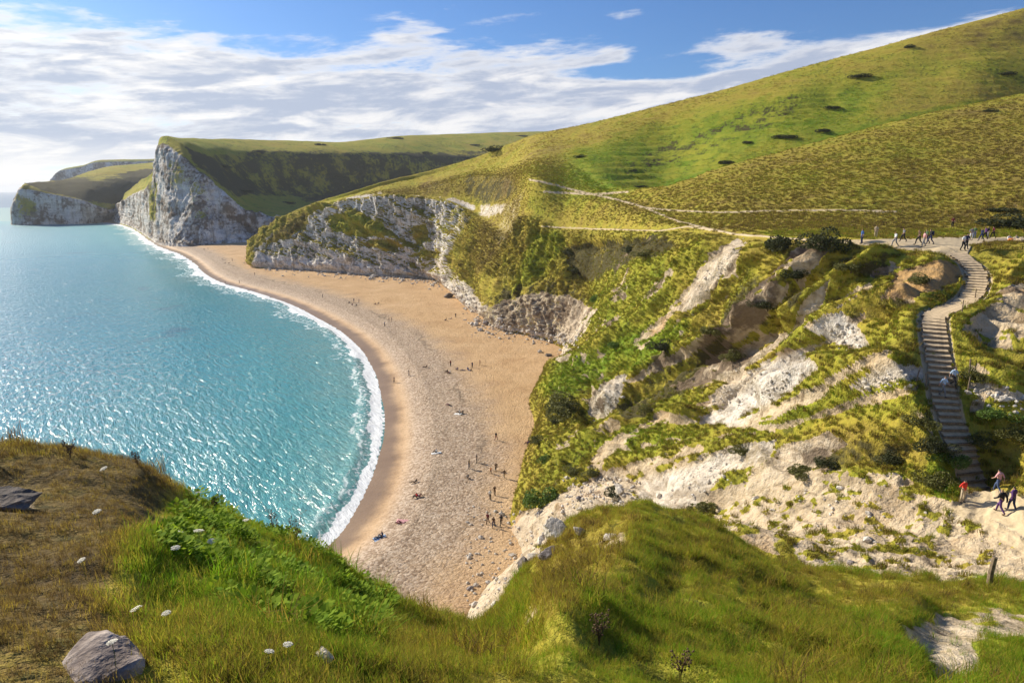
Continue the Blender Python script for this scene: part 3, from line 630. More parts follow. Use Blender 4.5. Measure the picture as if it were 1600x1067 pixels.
def far_terrain(name, cols, ux, nu, nv, rib_amp, cliff_rows, grass_rows, lushv, skyrow):
    G, us, vs = loft(cols, ux, nu, nv)
    VV = vs[:, None] + 0 * us[None]
    N = normals(G); N *= np.where((N[..., 1:2] > 0) & (np.abs(N[..., 2:3]) < .5), -1, 1); N *= np.where((N[..., 2:3] < -.5), -1, 1)
    cm = sm(VV, .15, .45) * (1 - sm(VV, cliff_rows[1] - .25, cliff_rows[1] + .02))
    Ct = np.stack([G[..., 0], G[..., 1] * .6, G[..., 2] * .28], -1)
    disp = cm * rib_amp * (fbm(Ct, 26, 5, .55, True, 3.0) * 6.5 + fbm(Ct, 8, 4, .6, True, 8.0) * 2.6 + fbm(G, 5, 3, .6, off=5) * 1.6)
    G = G + N * disp[..., None]
    G[..., 2] += (1 - cm) * sm(VV, cliff_rows[1], cliff_rows[1] + .4) * (fbm(G, 60, 4, .55, off=6) * 3.4 + fbm(G, 14, 3, .6, off=9) * .9) * (1 - .7 * np.exp(-((VV - skyrow) / .3) ** 2))
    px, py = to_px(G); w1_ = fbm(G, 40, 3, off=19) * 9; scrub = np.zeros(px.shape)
    for val, poly in FAR_SCRUB_SHADE.get(name, ()): 
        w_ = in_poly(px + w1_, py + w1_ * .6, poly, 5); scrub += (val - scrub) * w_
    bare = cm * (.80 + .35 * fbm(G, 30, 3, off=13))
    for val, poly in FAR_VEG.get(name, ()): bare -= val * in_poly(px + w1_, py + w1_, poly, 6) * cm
    chalk = sm(VV, 0, .1) * np.ones_like(VV)
    lush = lushv + .28 * fbm(G, 90, 3, off=17)
    o = structure(grid_object(name, G, FARLAND, {'bare': np.clip(bare, 0, 1), 'chalk': chalk, 'lush': lush, 'path': 0 * lush, 'scrub': np.where(cm > .5, .45, scrub)}, flip=True))
    return o
def swy(base, m, rim, s4, s5, sky, back=True):
    b = at(*base); s_ = at(*sky)
    p = [b + np.array([-2, -12, -7.0]), b, at(*m), at(*rim), at(*s4), at(*s5), s_]
    return p + [s_ + np.array([0, 80, -20.0]), s_ + np.array([0, 400, -90.0])]
sw = [
 swy(bA(180, 343, 3), (181, 333, 1165), (182, 322, 1172), (186, 317, 1180), (190, 310, 1200), (195, 305, 1230)),
 swy(bA(214, 353, 3), (215, 335, 962), (213, 300, 968), (216, 294, 985), (219, 287, 1000), (222, 284, 1030)),
 swy(bA(243, 369, 3), (243, 335, 726), (243, 276, 734), (245, 270, 742), (246, 264, 755), (248, 260, 775)),
 swy(bA(256, 376, 3), (255, 310, 692), (250, 224, 708), (251, 220, 714), (252, 218.5, 730), (253, 218, 760)),
 swy(bA(276, 381, 3), (280, 318, 650), (277, 229, 682), (281, 224, 692), (285, 220, 720), (286, 217.5, 800)),
 swy(bA(302, 383, 3), (312, 332, 632), (308, 260, 662), (320, 245, 710), (320, 228, 760), (320, 217.5, 880)),
 swy(bA(335, 382, 3), (343, 340, 635), (340, 288, 655), (355, 264, 765), (360, 233, 830), (360, 218, 950)),
 swy(bA(352, 381, 3), (356, 345, 636), (354, 304, 650), (372, 278, 785), (385, 235, 856), (385, 218.5, 985)),
 swy(bA(368, 381, 3), (370, 355, 640), (370, 322, 655), (395, 290, 800), (410, 236, 880), (410, 219, 1020)),
 swy(bA(405, 380, 3), (406, 362, 650), (407, 334, 665), (440, 302, 850), (470, 237, 920), (470, 221, 1080)),
 swy(bA(445, 380, 3), (446, 365, 650), (447, 341, 668), (500, 308, 890), (540, 238, 960), (540, 222, 1120)),
 swy(bA(505, 380, 3), (505, 365, 650), (506, 345, 670), (580, 306, 940), (620, 240, 1010), (620, 213, 1220)),
 swy((600, 380, 650), (600, 365, 660), (600, 345, 680), (690, 292, 1010), (700, 243, 1080), (700, 210, 1320)),
 swy((700, 380, 660), (700, 365, 670), (700, 345, 690), (780, 272, 1080), (790, 238, 1150), (790, 207, 1420)),
 swy((800, 380, 660), (800, 365, 670), (800, 345, 690), (880, 262, 1130), (890, 232, 1200), (890, 205, 1500)),
 swy((1000, 380, 660), (1000, 365, 670), (1000, 345, 690), (1080, 262, 1200), (1090, 235, 1300), (1090, 207, 1600)),
]
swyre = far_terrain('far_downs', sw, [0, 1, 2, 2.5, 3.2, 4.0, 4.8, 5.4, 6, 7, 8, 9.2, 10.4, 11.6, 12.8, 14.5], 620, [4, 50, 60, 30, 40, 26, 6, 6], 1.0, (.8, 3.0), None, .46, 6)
def bat(base, m, rim, s4, sky):
    b = at(*base); s_ = at(*sky)
    p = [b + np.array([-2, -10, -8.0]), b, at(*m), at(*rim), at(*s4), s_]
    return p + [s_ + np.array([0, 60, -25.0]), s_ + np.array([0, 300, -110.0])]
bt = [
 bat((30, 343, 1200), (31, 318, 1204), (40, 292, 1208), (44, 289, 1212), (46, 288.5, 1216)),
 bat(bA(21, 351, 0), (20.5, 325, 1046), (34, 291.5, 1052), (38, 288, 1066), (43, 287.5, 1090)),
 bat(bA(45, 351.5, 0), (43, 322, 1043), (45, 294, 1050), (55, 287.5, 1085), (62, 286.5, 1120)),
 bat(bA(90, 350.5, 0), (90, 326, 1056), (90, 304, 1062), (97, 286, 1135), (105, 281, 1230)),
 bat(bA(130, 350, 0), (131, 331, 1068), (132, 312, 1078), (145, 283, 1180), (140, 268, 1380)),
 bat(bA(160, 348, 0), (162, 336, 1092), (164, 324, 1102), (185, 279, 1240), (170, 260.5, 1430)),
 bat(bA(182, 345, 0), (184, 334, 1135), (186, 322, 1150), (215, 275, 1290), (205, 257, 1480)),
 bat(bA(215, 342, 0), (217, 331, 1180), (219, 320, 1200), (252, 268, 1340), (250, 253.5, 1540)),
 bat(bA(260, 340, 0), (262, 330, 1220), (264, 318, 1240), (300, 262, 1400), (310, 250, 1600)),
]
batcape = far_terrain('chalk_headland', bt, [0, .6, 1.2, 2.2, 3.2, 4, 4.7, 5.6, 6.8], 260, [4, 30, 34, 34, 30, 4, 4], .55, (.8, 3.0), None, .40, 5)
fh = []
for x, y in ((60, 296), (78, 284), (90, 270), (100, 264.5), (128, 259.5), (150, 252.5), (200, 251), (260, 250), (330, 248)):
    b = at_alt(x - 4, 319, 0.0); t = at(x, y, 2650)
    fh.append([b + np.array([0, -10, -10.0]), b, b * .5 + t * .5, t, t + np.array([0, 120, 3.0]), t + np.array([0, 500, 3.0]), t + np.array([0, 900, -60.0])])
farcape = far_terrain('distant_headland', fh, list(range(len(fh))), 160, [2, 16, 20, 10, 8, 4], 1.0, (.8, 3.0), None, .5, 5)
#@@FOREGROUND
# ------------------------------------------------------------------ foreground headland
sil = [(-260, 715, 10.5), (-100, 713, 11), (0, 710, 11.2), (100, 708, 11.5), (160, 713, 11.6), (215, 725, 11.8), (255, 748, 12), (300, 770, 12), (350, 797, 12.1), (400, 822, 12.2), (450, 845, 12.4), (500, 868, 12.7), (545, 905, 13.2), (600, 935, 14), (650, 960, 15), (700, 978, 17), (745, 985, 21), (775, 955, 25.5), (810, 910, 28), (850, 868, 29.5), (895, 818, 30), (945, 798, 28.5), (1000, 801, 26.5), (1050, 808, 25.5), (1100, 818, 25), (1150, 846, 24.5), (1200, 880, 24), (1280, 901, 23.3), (1350, 908, 22.6), (1450, 916, 21.6), (1600, 926, 20.5), (1750, 930, 20), (1950, 935, 19.5)]
bot = np.array([(-260, 2.6), (0, 2.7), (300, 3.0), (500, 3.5), (700, 4.3), (900, 5.2), (1100, 6.2), (1300, 7.4), (1500, 8.6), (1950, 10)])
fg = []
for x, y, D in sil:
    nb_ = np.interp(x, bot[:, 0], bot[:, 1])
    p3 = at(x, y, D)
    xb = 800 + (x - 800) * 1.0
    p1 = at(xb, 1067, nb_)
    f1, f2 = .36, .70
    q1 = at(x, 1067 + (y - 1067) * (.52 if x < 700 else .45), nb_ + (D - nb_) * .26)
    q2 = at(x, 1067 + (y - 1067) * (.82 if x < 700 else .78), nb_ + (D - nb_) * .60)
    p0 = np.array([p1[0] * .6, nb_ * .25 - .6, 48.25 - .035 * max(0, x) / 100 * 1.2]); p00 = np.array([p1[0] * 1.1, -7.0, 48.6])
    dr = p3 - q2; dr[2] = 0; dr /= np.linalg.norm(dr) + 1e-6
    e1 = p3 + dr * 2.2 + np.array([0, 0, -2.6]); e2 = p3 + dr * 5.5 + np.array([0, 0, -9.5]); e3 = p3 + dr * (34 if x < 600 else 15 if x > 745 else 34 - 19 * (x - 600) / 145.0); e3[2] = -2.0
    if x > 1050:
        kx = min(1, (x - 1050) / 200.0)
        e1[2] = e1[2] * (1 - kx) + (p3[2] - 1.3) * kx; e2[2] = e2[2] * (1 - kx) + (p3[2] - 4.0) * kx; e3[2] = e3[2] * (1 - kx) + 16 * kx
    fg.append([p00, p0, p1, q1, q2, p3, e1, e2, e3])
fux = np.concatenate([[0], np.cumsum([max(.5, abs(b[0] - a[0]) / 60.0) for a, b in zip(sil[:-1], sil[1:])])])
G, us, vs = loft(fg, fux, 760, [6, 14, 60, 80, 90, 24, 20, 22])
VV = vs[:, None] + 0 * us[None]
px, py = to_px(G); dist = np.linalg.norm(G - np.array([0, 0, EYE]), axis=-1)
N0 = normals(G); N0 *= np.where(N0[..., 2:3] < 0, -1, 1)
vis = sm(VV, 1.2, 2.2)
l1 = fbm(G, 3.2, 4, .5, off=61); l2 = fbm(G, .9, 3, .55, off=66)
silk = 1 - .6 * np.exp(-((VV - 5) / .25) ** 2)
# wind-combed folds run across the right-hand ridge
Wd = np.stack([G[..., 0] * .35 + G[..., 1] * .2, G[..., 1] * .9 - G[..., 0] * .4, G[..., 2]], -1)
fold = fbm(Wd, 1.9, 3, .5, True, 71.0)
spur = near_line(px + l2 * 18, py, [(1008, 798), (1002, 850), (985, 905), (940, 960), (880, 1000)], 0, 75); spur = spur * spur * (3 - 2 * spur)
gully = in_poly(px, py, [(1390, 985), (1470, 940), (1620, 950), (1620, 1000), (1560, 1010), (1500, 1070), (1450, 1080), (1430, 1030)], 22)
rt_ = sm(px, 600, 900)
dsp = vis * silk * (l1 * (.26 + .30 * rt_) * np.clip(dist / 9, .5, 1.4) + l2 * .10 + fold * .22 * rt_ + spur * .45 * silk) - gully * .55
for hx, hy, hr, dep in ((270, 925, 90, .22), (30, 880, 70, .12), (285, 795, 50, .10), (440, 945, 60, .14)):
    dsp -= dep * np.exp(-((px - hx) ** 2 + ((py - hy) * 1.6) ** 2) / hr ** 2) * vis
dsp += np.where(VV > 5, 1, 0) * sm(VV, 5.05, 6) * (fbm(G, 4, 3, off=77) * 1.2)
G = G + N0 * dsp[..., None]
px, py = to_px(G); nz = l1 * 30; qx, qy = px + nz, py + l2 * 30
bare = np.zeros(px.shape, np.float32); chalk = np.zeros_like(bare); lush = np.full(px.shape, .42, np.float32); path = np.zeros_like(bare); tall = np.full(px.shape, .6, np.float32)
lush += .2 * l1
paint(lush, -.18, [(-300, 690), (230, 690), (330, 790), (200, 850), (150, 930), (240, 1100), (-300, 1100)], 40)  # dry brown turf, darkened further for the shaded side of the mound
paint(tall, .32, [(-300, 690), (230, 690), (300, 790), (200, 850), (150, 930), (200, 1100), (-300, 1100)], 40)
paint(lush, .74, [(260, 770), (300, 760), (520, 860), (640, 950), (720, 985), (660, 1080), (430, 1000), (300, 960), (190, 900), (220, 830)], 35)
paint(tall, .55, [(250, 780), (300, 760), (520, 860), (640, 950), (720, 985), (660, 1080), (430, 1000), (300, 960), (200, 920)], 35)
paint(lush, .34, [(640, 950), (700, 975), (800, 1100), (620, 1100), (600, 1000)], 30)
paint(lush, .36, [(740, 980), (950, 880), (1150, 960), (1250, 1100), (720, 1100)], 40)
lush += rt_ * (.34 * fold + .25 * l2)
paint(lush, .45, [(1000, 810), (1100, 820), (1300, 910), (1400, 1100), (1200, 1100), (1150, 950), (1010, 870)], 35)
paint(lush, .30, [(1200, 885), (1600, 925), (1600, 945), (1350, 950)], 12)
paint(lush, .15, [(830, 860), (900, 815), (990, 800), (990, 870), (900, 940), (840, 960)], 25)
paint(bare, .74, [(1405, 985), (1470, 952), (1620, 960), (1620, 990), (1520, 1005), (1545, 1080), (1470, 1080), (1440, 1030)], 14)
paint(chalk, .22, [(1405, 985), (1470, 952), (1620, 960), (1620, 990), (1520, 1005), (1545, 1080), (1470, 1080), (1440, 1030)], 14)
paint(bare, .62, [(930, 850), (980, 825), (985, 850), (940, 875)], 10); paint(bare, .55, [(820, 960), (845, 930), (850, 960), (825, 985)], 8)
paint(bare, .5, [(0, 770), (60, 760), (60, 800), (0, 830)], 20)
bare = np.maximum(bare, sm(VV, 5.25, 5.9) * (.45 + .5 * l1)); chalk = np.maximum(chalk, sm(VV, 5.25, 5.9) * .5)
bare = np.where(VV < 1.5, 0, bare)
cover = np.clip(1 - 1.3 * bare, 0, 1) * (1 - sm(VV, 6.0, 6.8)) * sm(VV, .9, 1.6)
dist = np.linalg.norm(G - np.array([0, 0, EYE]), axis=-1)
gd = cover * np.clip(2300 / np.maximum(dist, 2.5) ** 1.2, 30, 330) * np.clip(1 + 2.2 * l2 + .8 * fold * rt_, .04, 2.2) * np.where((px > -150) & (px < 1750), 1, .1) * (1 - .30 * rt_)
hd = cover * sm(lush, .55, .8) * np.clip(420 / np.maximum(dist, 3), 0, 110) * sm(fbm(G, 1.2, 3, off=93), -.05, .25) * (px < 760)
dip_dark = np.clip(.5 * sm(-l2, .05, .4) + .12 * sm(-fold, .0, .5) * rt_, 0, 1) * (1 - .5 * rt_)  # darker ground in the dips of the relief, no scrub grows here
cld = cover * np.clip(1 + 2.5 * l1, 0, 2.5) * sm(dist, 3.5, 8) * (1 - .6 * (px < 330))
fgo = structure(grid_object('headland', G, NEARLAND, {'bare': bare, 'chalk': chalk, 'lush': lush, 'path': path, 'scrub': dip_dark, 'cldens': cld, 'gdens': gd, 'hdens': hd, 'tall': np.clip((tall * (1 - .35 * rt_ * (1 - sm(dist, 5, 12))) - .10 * rt_) * (.72 + .28 * sm(dist, 6, 12)) * (1 + .9 * l1 + .5 * fold * rt_), .14, 1.7)}, flip=True))
# ------------------------------------------------------------------ sea air
m, nt = new_mat('sea_air')
pv = nt.node('ShaderNodeVolumePrincipled'); nt.put(pv.inputs['Color'], (.86, .91, 1.0)); pv.inputs['Density'].default_value = HAZE; pv.inputs['Anisotropy'].default_value = .2
o_ = nt.node('ShaderNodeOutputMaterial'); nt.l.new(pv.outputs[0], o_.inputs['Volume'])
bm = bmesh.new(); bmesh.ops.create_cube(bm, size=1.0)
me = bpy.data.meshes.new('haze'); bm.to_mesh(me); bm.free(); me.materials.append(m)
haze = bpy.data.objects.new('haze', me); COL.objects.link(haze); haze['kind'] = 'stuff'
haze.scale = (64000, 64000, 240); haze.location = (0, 0, 240 / 2 - 60)
#@@OBJECTS
# ------------------------------------------------------------------ things standing in the landscape
bpy.context.view_layer.update()
DG = bpy.context.evaluated_depsgraph_get()
CAM = Vector((0, 0, EYE))
def hit(px, py):
    d = Vector(at(px, py, 10.0)) - CAM; d.normalize()
    ok, loc, n, _, ob, _ = SC.ray_cast(DG, CAM + d * .5, d)
    return loc, n, ob
def drop(x, y):
    """ground height under a point"""
    ok, loc, n, _, ob, _ = SC.ray_cast(DG, Vector((x, y, 300)), Vector((0, 0, -1)))
    return loc.z, n
def empty(name, loc, rz=0.0):
    o = bpy.data.objects.new(name, None); o.location = loc; o.rotation_euler = (0, 0, rz); o.empty_display_size = .3; COL.objects.link(o); return o
def mesh_obj(name, me, parent=None, mat=None):
    o = bpy.data.objects.new(name, me); COL.objects.link(o)
    if parent is not None: o.parent = parent
    if mat is not None and not me.materials: me.materials.append(mat)
    return o
def from_bm(name, bm, mat, smooth=False):
    me = bpy.data.meshes.new(name); bm.to_mesh(me); bm.free()
    if smooth: me.polygons.foreach_set('use_smooth', np.ones(len(me.polygons), bool))
    me.materials.append(mat); return me
def bm_box(bm, c, size, rot=None, taper=0.0):
    r = bmesh.ops.create_cube(bm, size=1.0)['verts']
    M = Matrix.Translation(c) @ (rot.to_4x4() if rot is not None else Matrix()) @ Matrix.Diagonal((*size, 1))
    bmesh.ops.transform(bm, matrix=M, verts=r); return r
def bm_tube(bm, pts, rad, seg=6):
    rings = []
    for i, p in enumerate(pts):
        p = Vector(p); t = (Vector(pts[min(i + 1, len(pts) - 1)]) - Vector(pts[max(i - 1, 0)])).normalized()
        a = t.orthogonal().normalized(); b = t.cross(a); r = rad[i] if hasattr(rad, '__len__') else rad
        rings.append([bm.verts.new(p + (a * math.cos(2 * math.pi * k / seg) + b * math.sin(2 * math.pi * k / seg)) * r) for k in range(seg)])
    for A, B in zip(rings[:-1], rings[1:]):
        for k in range(seg): bm.faces.new((A[k], A[(k + 1) % seg], B[(k + 1) % seg], B[k]))
    bm.faces.new(rings[0][::-1]); bm.faces.new(rings[-1])

# ---- wooden stairway
wood = plain('weathered_timber', (.22, .165, .11), .85, .4, 6.0)
earth = plain('trodden_earth', (.62, .47, .29), .95, .18, 3.0)
seg = np.concatenate([[0], np.cumsum(np.linalg.norm(np.diff(STC, axis=0), axis=1))])
stairs = empty('wooden_stairway', Vector(STC[0]))
tag(stairs, 'long timber edged stairway climbing the eroded slope to the gravel path', 'stairway')
NS = 62
SQ = np.stack([np.interp(np.linspace(0, seg[-1], NS + 1), seg, STC[:, i]) for i in range(3)], 1)
for i in range(NS):
    a, b = SQ[i], SQ[i + 1]; d = b - a; run = math.hypot(d[0], d[1]); ang = math.atan2(d[1], d[0]) - math.pi / 2
    rise = max(.05, d[2]); w = 1.72 + .15 * math.sin(i * 1.7) + (.55 if i < 8 else 0) + random.uniform(-.12, .12)
    bm = bmesh.new()
    r = bm_box(bm, Vector((0, .05, rise - .10)), (w + .16, .10, .17), Matrix.Rotation(random.uniform(-.035, .035), 3, 'Y'))
    bmesh.ops.bevel(bm, geom=bm.edges[:], offset=.022, segments=1, affect='EDGES')
    st = mesh_obj('step', from_bm('step', bm, wood), stairs)
    st.location = Vector(a) - Vector(STC[0]); st.rotation_euler = (0, 0, ang)
    bm = bmesh.new(); bmesh.ops.create_grid(bm, x_segments=7, y_segments=3, size=.5)
    for v in bm.verts:
        v.co.x *= w; v.co.y = (v.co.y + .5) * (run + .12) + .10; k_ = v.co.y; v.co.z = rise - .005 + .17 * max(0, (v.co.y - .12)) / max(.2, run) + random.uniform(-.015, .015) - .02 * (1 - (2 * v.co.x / w) ** 2)
    t = mesh_obj('tread', from_bm('tread', bm, earth, True), st)
def post(px, py, h, rad, label, group=None, lean=(0, 0), cat='post'):
    loc, n, _ = hit(px, py)
    bm = bmesh.new(); bm_tube(bm, [(0, 0, -.3), (.005, 0, h * .5), (lean[0] * h, lean[1] * h, h)], [rad, rad * .96, rad * .88], 8)
    o = mesh_obj('wooden_post', from_bm('wooden_post', bm, wood), None); o.location = loc
    return tag(o, label, cat, group)
post(1545, 914, 1.0, .085, 'short weathered wooden post on the near ridge by the sandy flat', lean=(.05, 0))
post(1431, 604, 1.35, .05, 'thin wooden post left of the stairs beside the white bare patch', 'posts beside the stairway', (.08, 0))
post(1446, 606, 1.2, .05, 'thin leaning wooden post close to the left edge of the middle stairs', 'posts beside the stairway', (-.12, 0))
post(1513, 590, 1.5, .055, 'tall thin wooden post right of the stairs above the walkers in pale blue', 'posts beside the stairway', (-.03, 0))
post(1512, 612, 1.2, .05, 'thin wooden post right of the stairs below its taller neighbour', 'posts beside the stairway', (.03, 0))
post(1503, 487, 1.0, .05, 'small wooden post at the bend of the upper stairs', 'posts beside the stairway')
post(1523, 468, 1.0, .05, 'small wooden post at the foot of the topmost flight', 'posts beside the stairway')

# ---- rocks
def rock_mat(name, a, b):
    m, nt = new_mat(name); co = nt.node('ShaderNodeTexCoord').outputs['Object']
    n = nt.noise(co, 1.6, 6, .65, .3); n2 = nt.noise(co, 7, 4, .6)
    c = nt.ramp(nt.add(nt.mul(n, .65), nt.mul(n2, .35)), [(.3, tuple(x * .35 for x in a)), (.46, a), (.62, b), (.8, tuple(min(.85, x * 1.2) for x in b))])
    finish(nt, c, .95, nt.bump(nt.add(nt.mul(n, .6), nt.mul(n2, .4)), 1.0, .12), .15); return m
R_PALE = rock_mat('pale_chalk_rock', (.50, .44, .36), (.78, .72, .63)); R_DARK = rock_mat('dark_wet_rock', (.10, .085, .075), (.24, .20, .17)); R_GREY = rock_mat('grey_limestone', (.22, .19, .18), (.46, .41, .38))
R_NEAR = rock_mat('lichened_rock', (.20, .16, .14), (.46, .39, .34))
def rock(px, py, size, mat, label, seed, flat=.7, group=None, name='boulder', sink=.25, smooth=False):
    loc, n, _ = hit(px, py)
    bm = bmesh.new(); bmesh.ops.create_icosphere(bm, subdivisions=4, radius=1)
    P = np.array([v.co[:] for v in bm.verts])
    q = P + seed * 3.7
    d = 1 + .34 * fbm(q, 1.1, 4, .55, True) + .16 * fbm(q, .35, 3, .6, True)
    st_ = (q @ np.array([.25, .35, .9])) * 4.2 + .8 * fbm(q, .6, 2); d = d + .09 * (np.abs((st_ % 1.0) - .5) - .25) * 2
    rs_ = np.random.default_rng(seed)
    for _ in range(7):                                    # broken facets
        nn_ = rs_.normal(size=3); nn_ /= np.linalg.norm(nn_); h = rs_.uniform(.5, .8)
        k_ = (P * d[:, None]) @ nn_; d = np.where(k_ > h, d * (h + (k_ - h) * .06) / np.maximum(k_, 1e-3), d)
    P = P * d[:, None] * np.array(size)[None] * .5
    for v, p in zip(bm.verts, P): v.co = p
    o = mesh_obj(name, from_bm(name, bm, mat, smooth)); o.location = loc + Vector((0, 0, size[2] * (.5 - sink))); o.rotation_euler = (0, 0, seed * 1.3)
    return tag(o, label, 'rock', group)
rock(128, 1050, (.40, .62, .30), R_NEAR, 'large bare pale grey rock breaking through the turf in the near corner', 3, sink=.75)
rock(10, 790, (.8, .7, .3), R_DARK, 'dark low rock in the dry turf at the frame edge above the sea', 5, sink=.5)
rock(510, 1030, (.14, .12, .10), R_PALE, 'small white and orange stone among the green herbs', 7, sink=.35)
rock(820, 884, (1.9, 1.4, 1.3), R_DARK, 'dark grey boulder on the sand fringe below the grassy ridge', 11)
rock(846, 846, (1.6, 1.2, 1.1), R_PALE, 'pale boulder between the green bush and the dark grey boulder', 13)
rock(872, 838, (1.0, .8, 1.0), R_PALE, 'white rock on the flank of the grassy ridge', 14)
rock(700, 465, (5.0, 3.2, 2.2), R_DARK, 'single brown boulder on the sand near the white scree', 17)
rock(857, 556, (1.8, 1.4, 1.0), R_DARK, 'small dark boulder on the sand under the bright green slope', 19)
rock(728, 975, (.8, .7, .4), R_PALE, 'pale stone at the narrow near end of the beach', 21)
rock(833, 352 + 175, (2.4, 1.7, 1.3), R_GREY, 'grey rock fallen at the foot of the rocky bluff', 23)
rock(762, 506, (3.2, 2.6, 2.2), R_GREY, 'dark block at the seaward corner of the rocky bluff', 25)
rock(905, 832, (.5, .4, .3), R_PALE, 'white stone sticking out of the grass on top of the near ridge', 27)
rock(955, 842, (.6, .45, .25), R_PALE, 'flat pale stone on the crest of the near grassy ridge', 28)
for i, (x, y, s_, l) in enumerate([(735, 920, .9, 'pale stone among weeds at the near beach corner'), (748, 898, .7, 'small pale stone above the weedy corner of the beach'), (800, 868, .8, 'grey stone on the sand left of the dark grey boulder'), (862, 870, .8, 'pale stone right of the dark grey boulder'), (842, 805, .9, 'pale stone just below the round green bush'),
        (880, 800, .7, 'pale stone in the scrub right of the round green bush'), (905, 780, .8, 'pale stone on the bare slope above the near ridge'), (1030, 775, .9, 'white stone on the smooth chalk slip behind the near ridge'), (1180, 780, .7, 'pale stone among the tussocks on the sandy flat'), (1330, 880, .6, 'dark edged stone at the rim of the sandy flat')]):
    rock(x, y, (s_, s_ * .75, s_ * .6), R_PALE if i % 3 else R_GREY, l, 31 + i)
# chalk rubble strewn along the foot of the cliffs (too many to count)
def rubble(name, n, pick, size, mat, seed):
    rs_ = np.random.default_rng(seed); bm = bmesh.new(); bmesh.ops.create_icosphere(bm, subdivisions=1, radius=1)
    base = np.array([v.co[:] for v in bm.verts]); fc = np.array([[v.index for v in f.verts] for f in bm.faces]); bm.free()
    V, Fc = [], []
    for i in range(n):
        p = pick(rs_)
        if p is None: continue
        s_ = size * rs_.lognormal(0, .5); b = base * (1 + rs_.normal(0, .16, base.shape)) * np.array([1, .8, .65]) * s_
        a = rs_.uniform(0, 6.28); b = np.stack([b[:, 0] * math.cos(a) - b[:, 1] * math.sin(a), b[:, 0] * math.sin(a) + b[:, 1] * math.cos(a), b[:, 2]], 1)
        Fc.append(fc + len(V) * len(base)); V.append(b + np.array(p) + [0, 0, s_ * .2])
    me = bpy.data.meshes.new(name); me.from_pydata(np.concatenate(V).tolist(), [], np.concatenate(Fc).tolist()); me.materials.append(mat)
    o = bpy.data.objects.new(name, me); COL.objects.link(o); o['kind'] = 'stuff'; return o
foot_line = [(395, 413), (440, 419), (500, 423), (560, 429), (620, 435), (680, 440), (715, 450), (738, 480), (742, 500), (790, 513), (840, 522), (885, 535)]
fl = np.array(foot_line, float); fls = np.concatenate([[0], np.cumsum(np.hypot(*np.diff(fl, axis=0).T))])
def pick_foot(rs_):
    t = rs_.uniform(0, fls[-1]); x = np.interp(t, fls, fl[:, 0]) + rs_.normal(0, 8); y = np.interp(t, fls, fl[:, 1]) + rs_.normal(1, 3.5)
    loc, n, ob = hit(x, y); return None if loc is None else tuple(loc)
rubble('chalk_rubble', 900, pick_foot, .42, R_PALE, 5)
def pick_scree(rs_):
    x = rs_.uniform(735, 905); y = rs_.normal(505 + (x - 735) * .17, 9); loc, n, ob = hit(x, y); return None if loc is None else tuple(loc)
rubble('fallen_stones', 260, pick_scree, .30, R_PALE, 6)
def pick_fringe(rs_):
    x = rs_.uniform(725, 1000); y = rs_.uniform(790, 960) if x < 880 else rs_.uniform(745, 800); loc, n, ob = hit(x, y)
    return None if loc is None or ob is None or ob.name.startswith('headland') else tuple(loc)
rubble('scattered_stones', 500, pick_fringe, .16, R_PALE, 8)

chutes = [c_[0] for c_ in CH if c_[2] >= .3 and np.mean([p_[0] for p_ in c_[0]]) > 900] + [CH[10][0]]
def pick_chute(rs_):
    P_ = np.array(chutes[rs_.integers(0, len(chutes))], float); k_ = rs_.dirichlet(np.ones(len(P_)) * .6); x, y = k_ @ P_ + rs_.normal(0, 6, 2)
    loc, n, ob = hit(x, y); return None if loc is None or ob is None or not ob.name.startswith('hillside') else tuple(loc)
rubble('chalk_fragments', 700, pick_chute, .11, R_PALE, 9)
# ---- shrubs: many leaf clumps through a lumpy volume, on woody stems
def leaf_mat(name, a, b):
    m, nt = new_mat(name); co = nt.node('ShaderNodeTexCoord').outputs['Object']
    n = nt.noise(co, 1.3, 3); r = nt.node('ShaderNodeNewGeometry').outputs['Random Per Island']
    c = nt.mix(nt.add(nt.mul(n, .5), nt.mul(r, .5)), a, b)
    finish(nt, c, .7, None, .25, (.25, c)); return m
L_GORSE = leaf_mat('dark_gorse_leaves', (.022, .032, .012), (.085, .09, .03)); L_GREEN = leaf_mat('bright_green_leaves', (.06, .13, .02), (.17, .24, .04)); L_OLIVE = leaf_mat('olive_leaves', (.07, .08, .02), (.20, .19, .05))
stemm = plain('woody_stem', (.10, .07, .045), .9)
def crown_mesh(name, n, leaf, mat, seed, lobes=7):
    rs_ = np.random.default_rng(seed); C = rs_.normal(0, .38, (lobes, 3)) * [1, 1, .45]; C[:, 2] = np.abs(C[:, 2]) + .25; R = rs_.uniform(.32, .6, lobes)
    k_ = rs_.integers(0, lobes, n); d = rs_.normal(size=(n, 3)); d /= np.linalg.norm(d, axis=1)[:, None]
    P = C[k_] + d * (R[k_] * rs_.uniform(.55, 1.05, n) ** .5)[:, None] * [1, 1, .8]; P[:, 2] = np.abs(P[:, 2])
    a = rs_.normal(size=(n, 3)) + d * .4; a /= np.linalg.norm(a, axis=1)[:, None]; b = np.cross(a, rs_.normal(size=(n, 3))); b /= np.linalg.norm(b, axis=1)[:, None]
    L = leaf * rs_.uniform(.6, 1.4, n)[:, None]
    V = np.stack([P - b * L * .45, P + a * L, P + b * L * .45, P - a * L * .6], 1).reshape(-1, 3)
    me = bpy.data.meshes.new(name); me.from_pydata(V.tolist(), [], np.arange(4 * n).reshape(n, 4).tolist()); me.materials.append(mat); return me
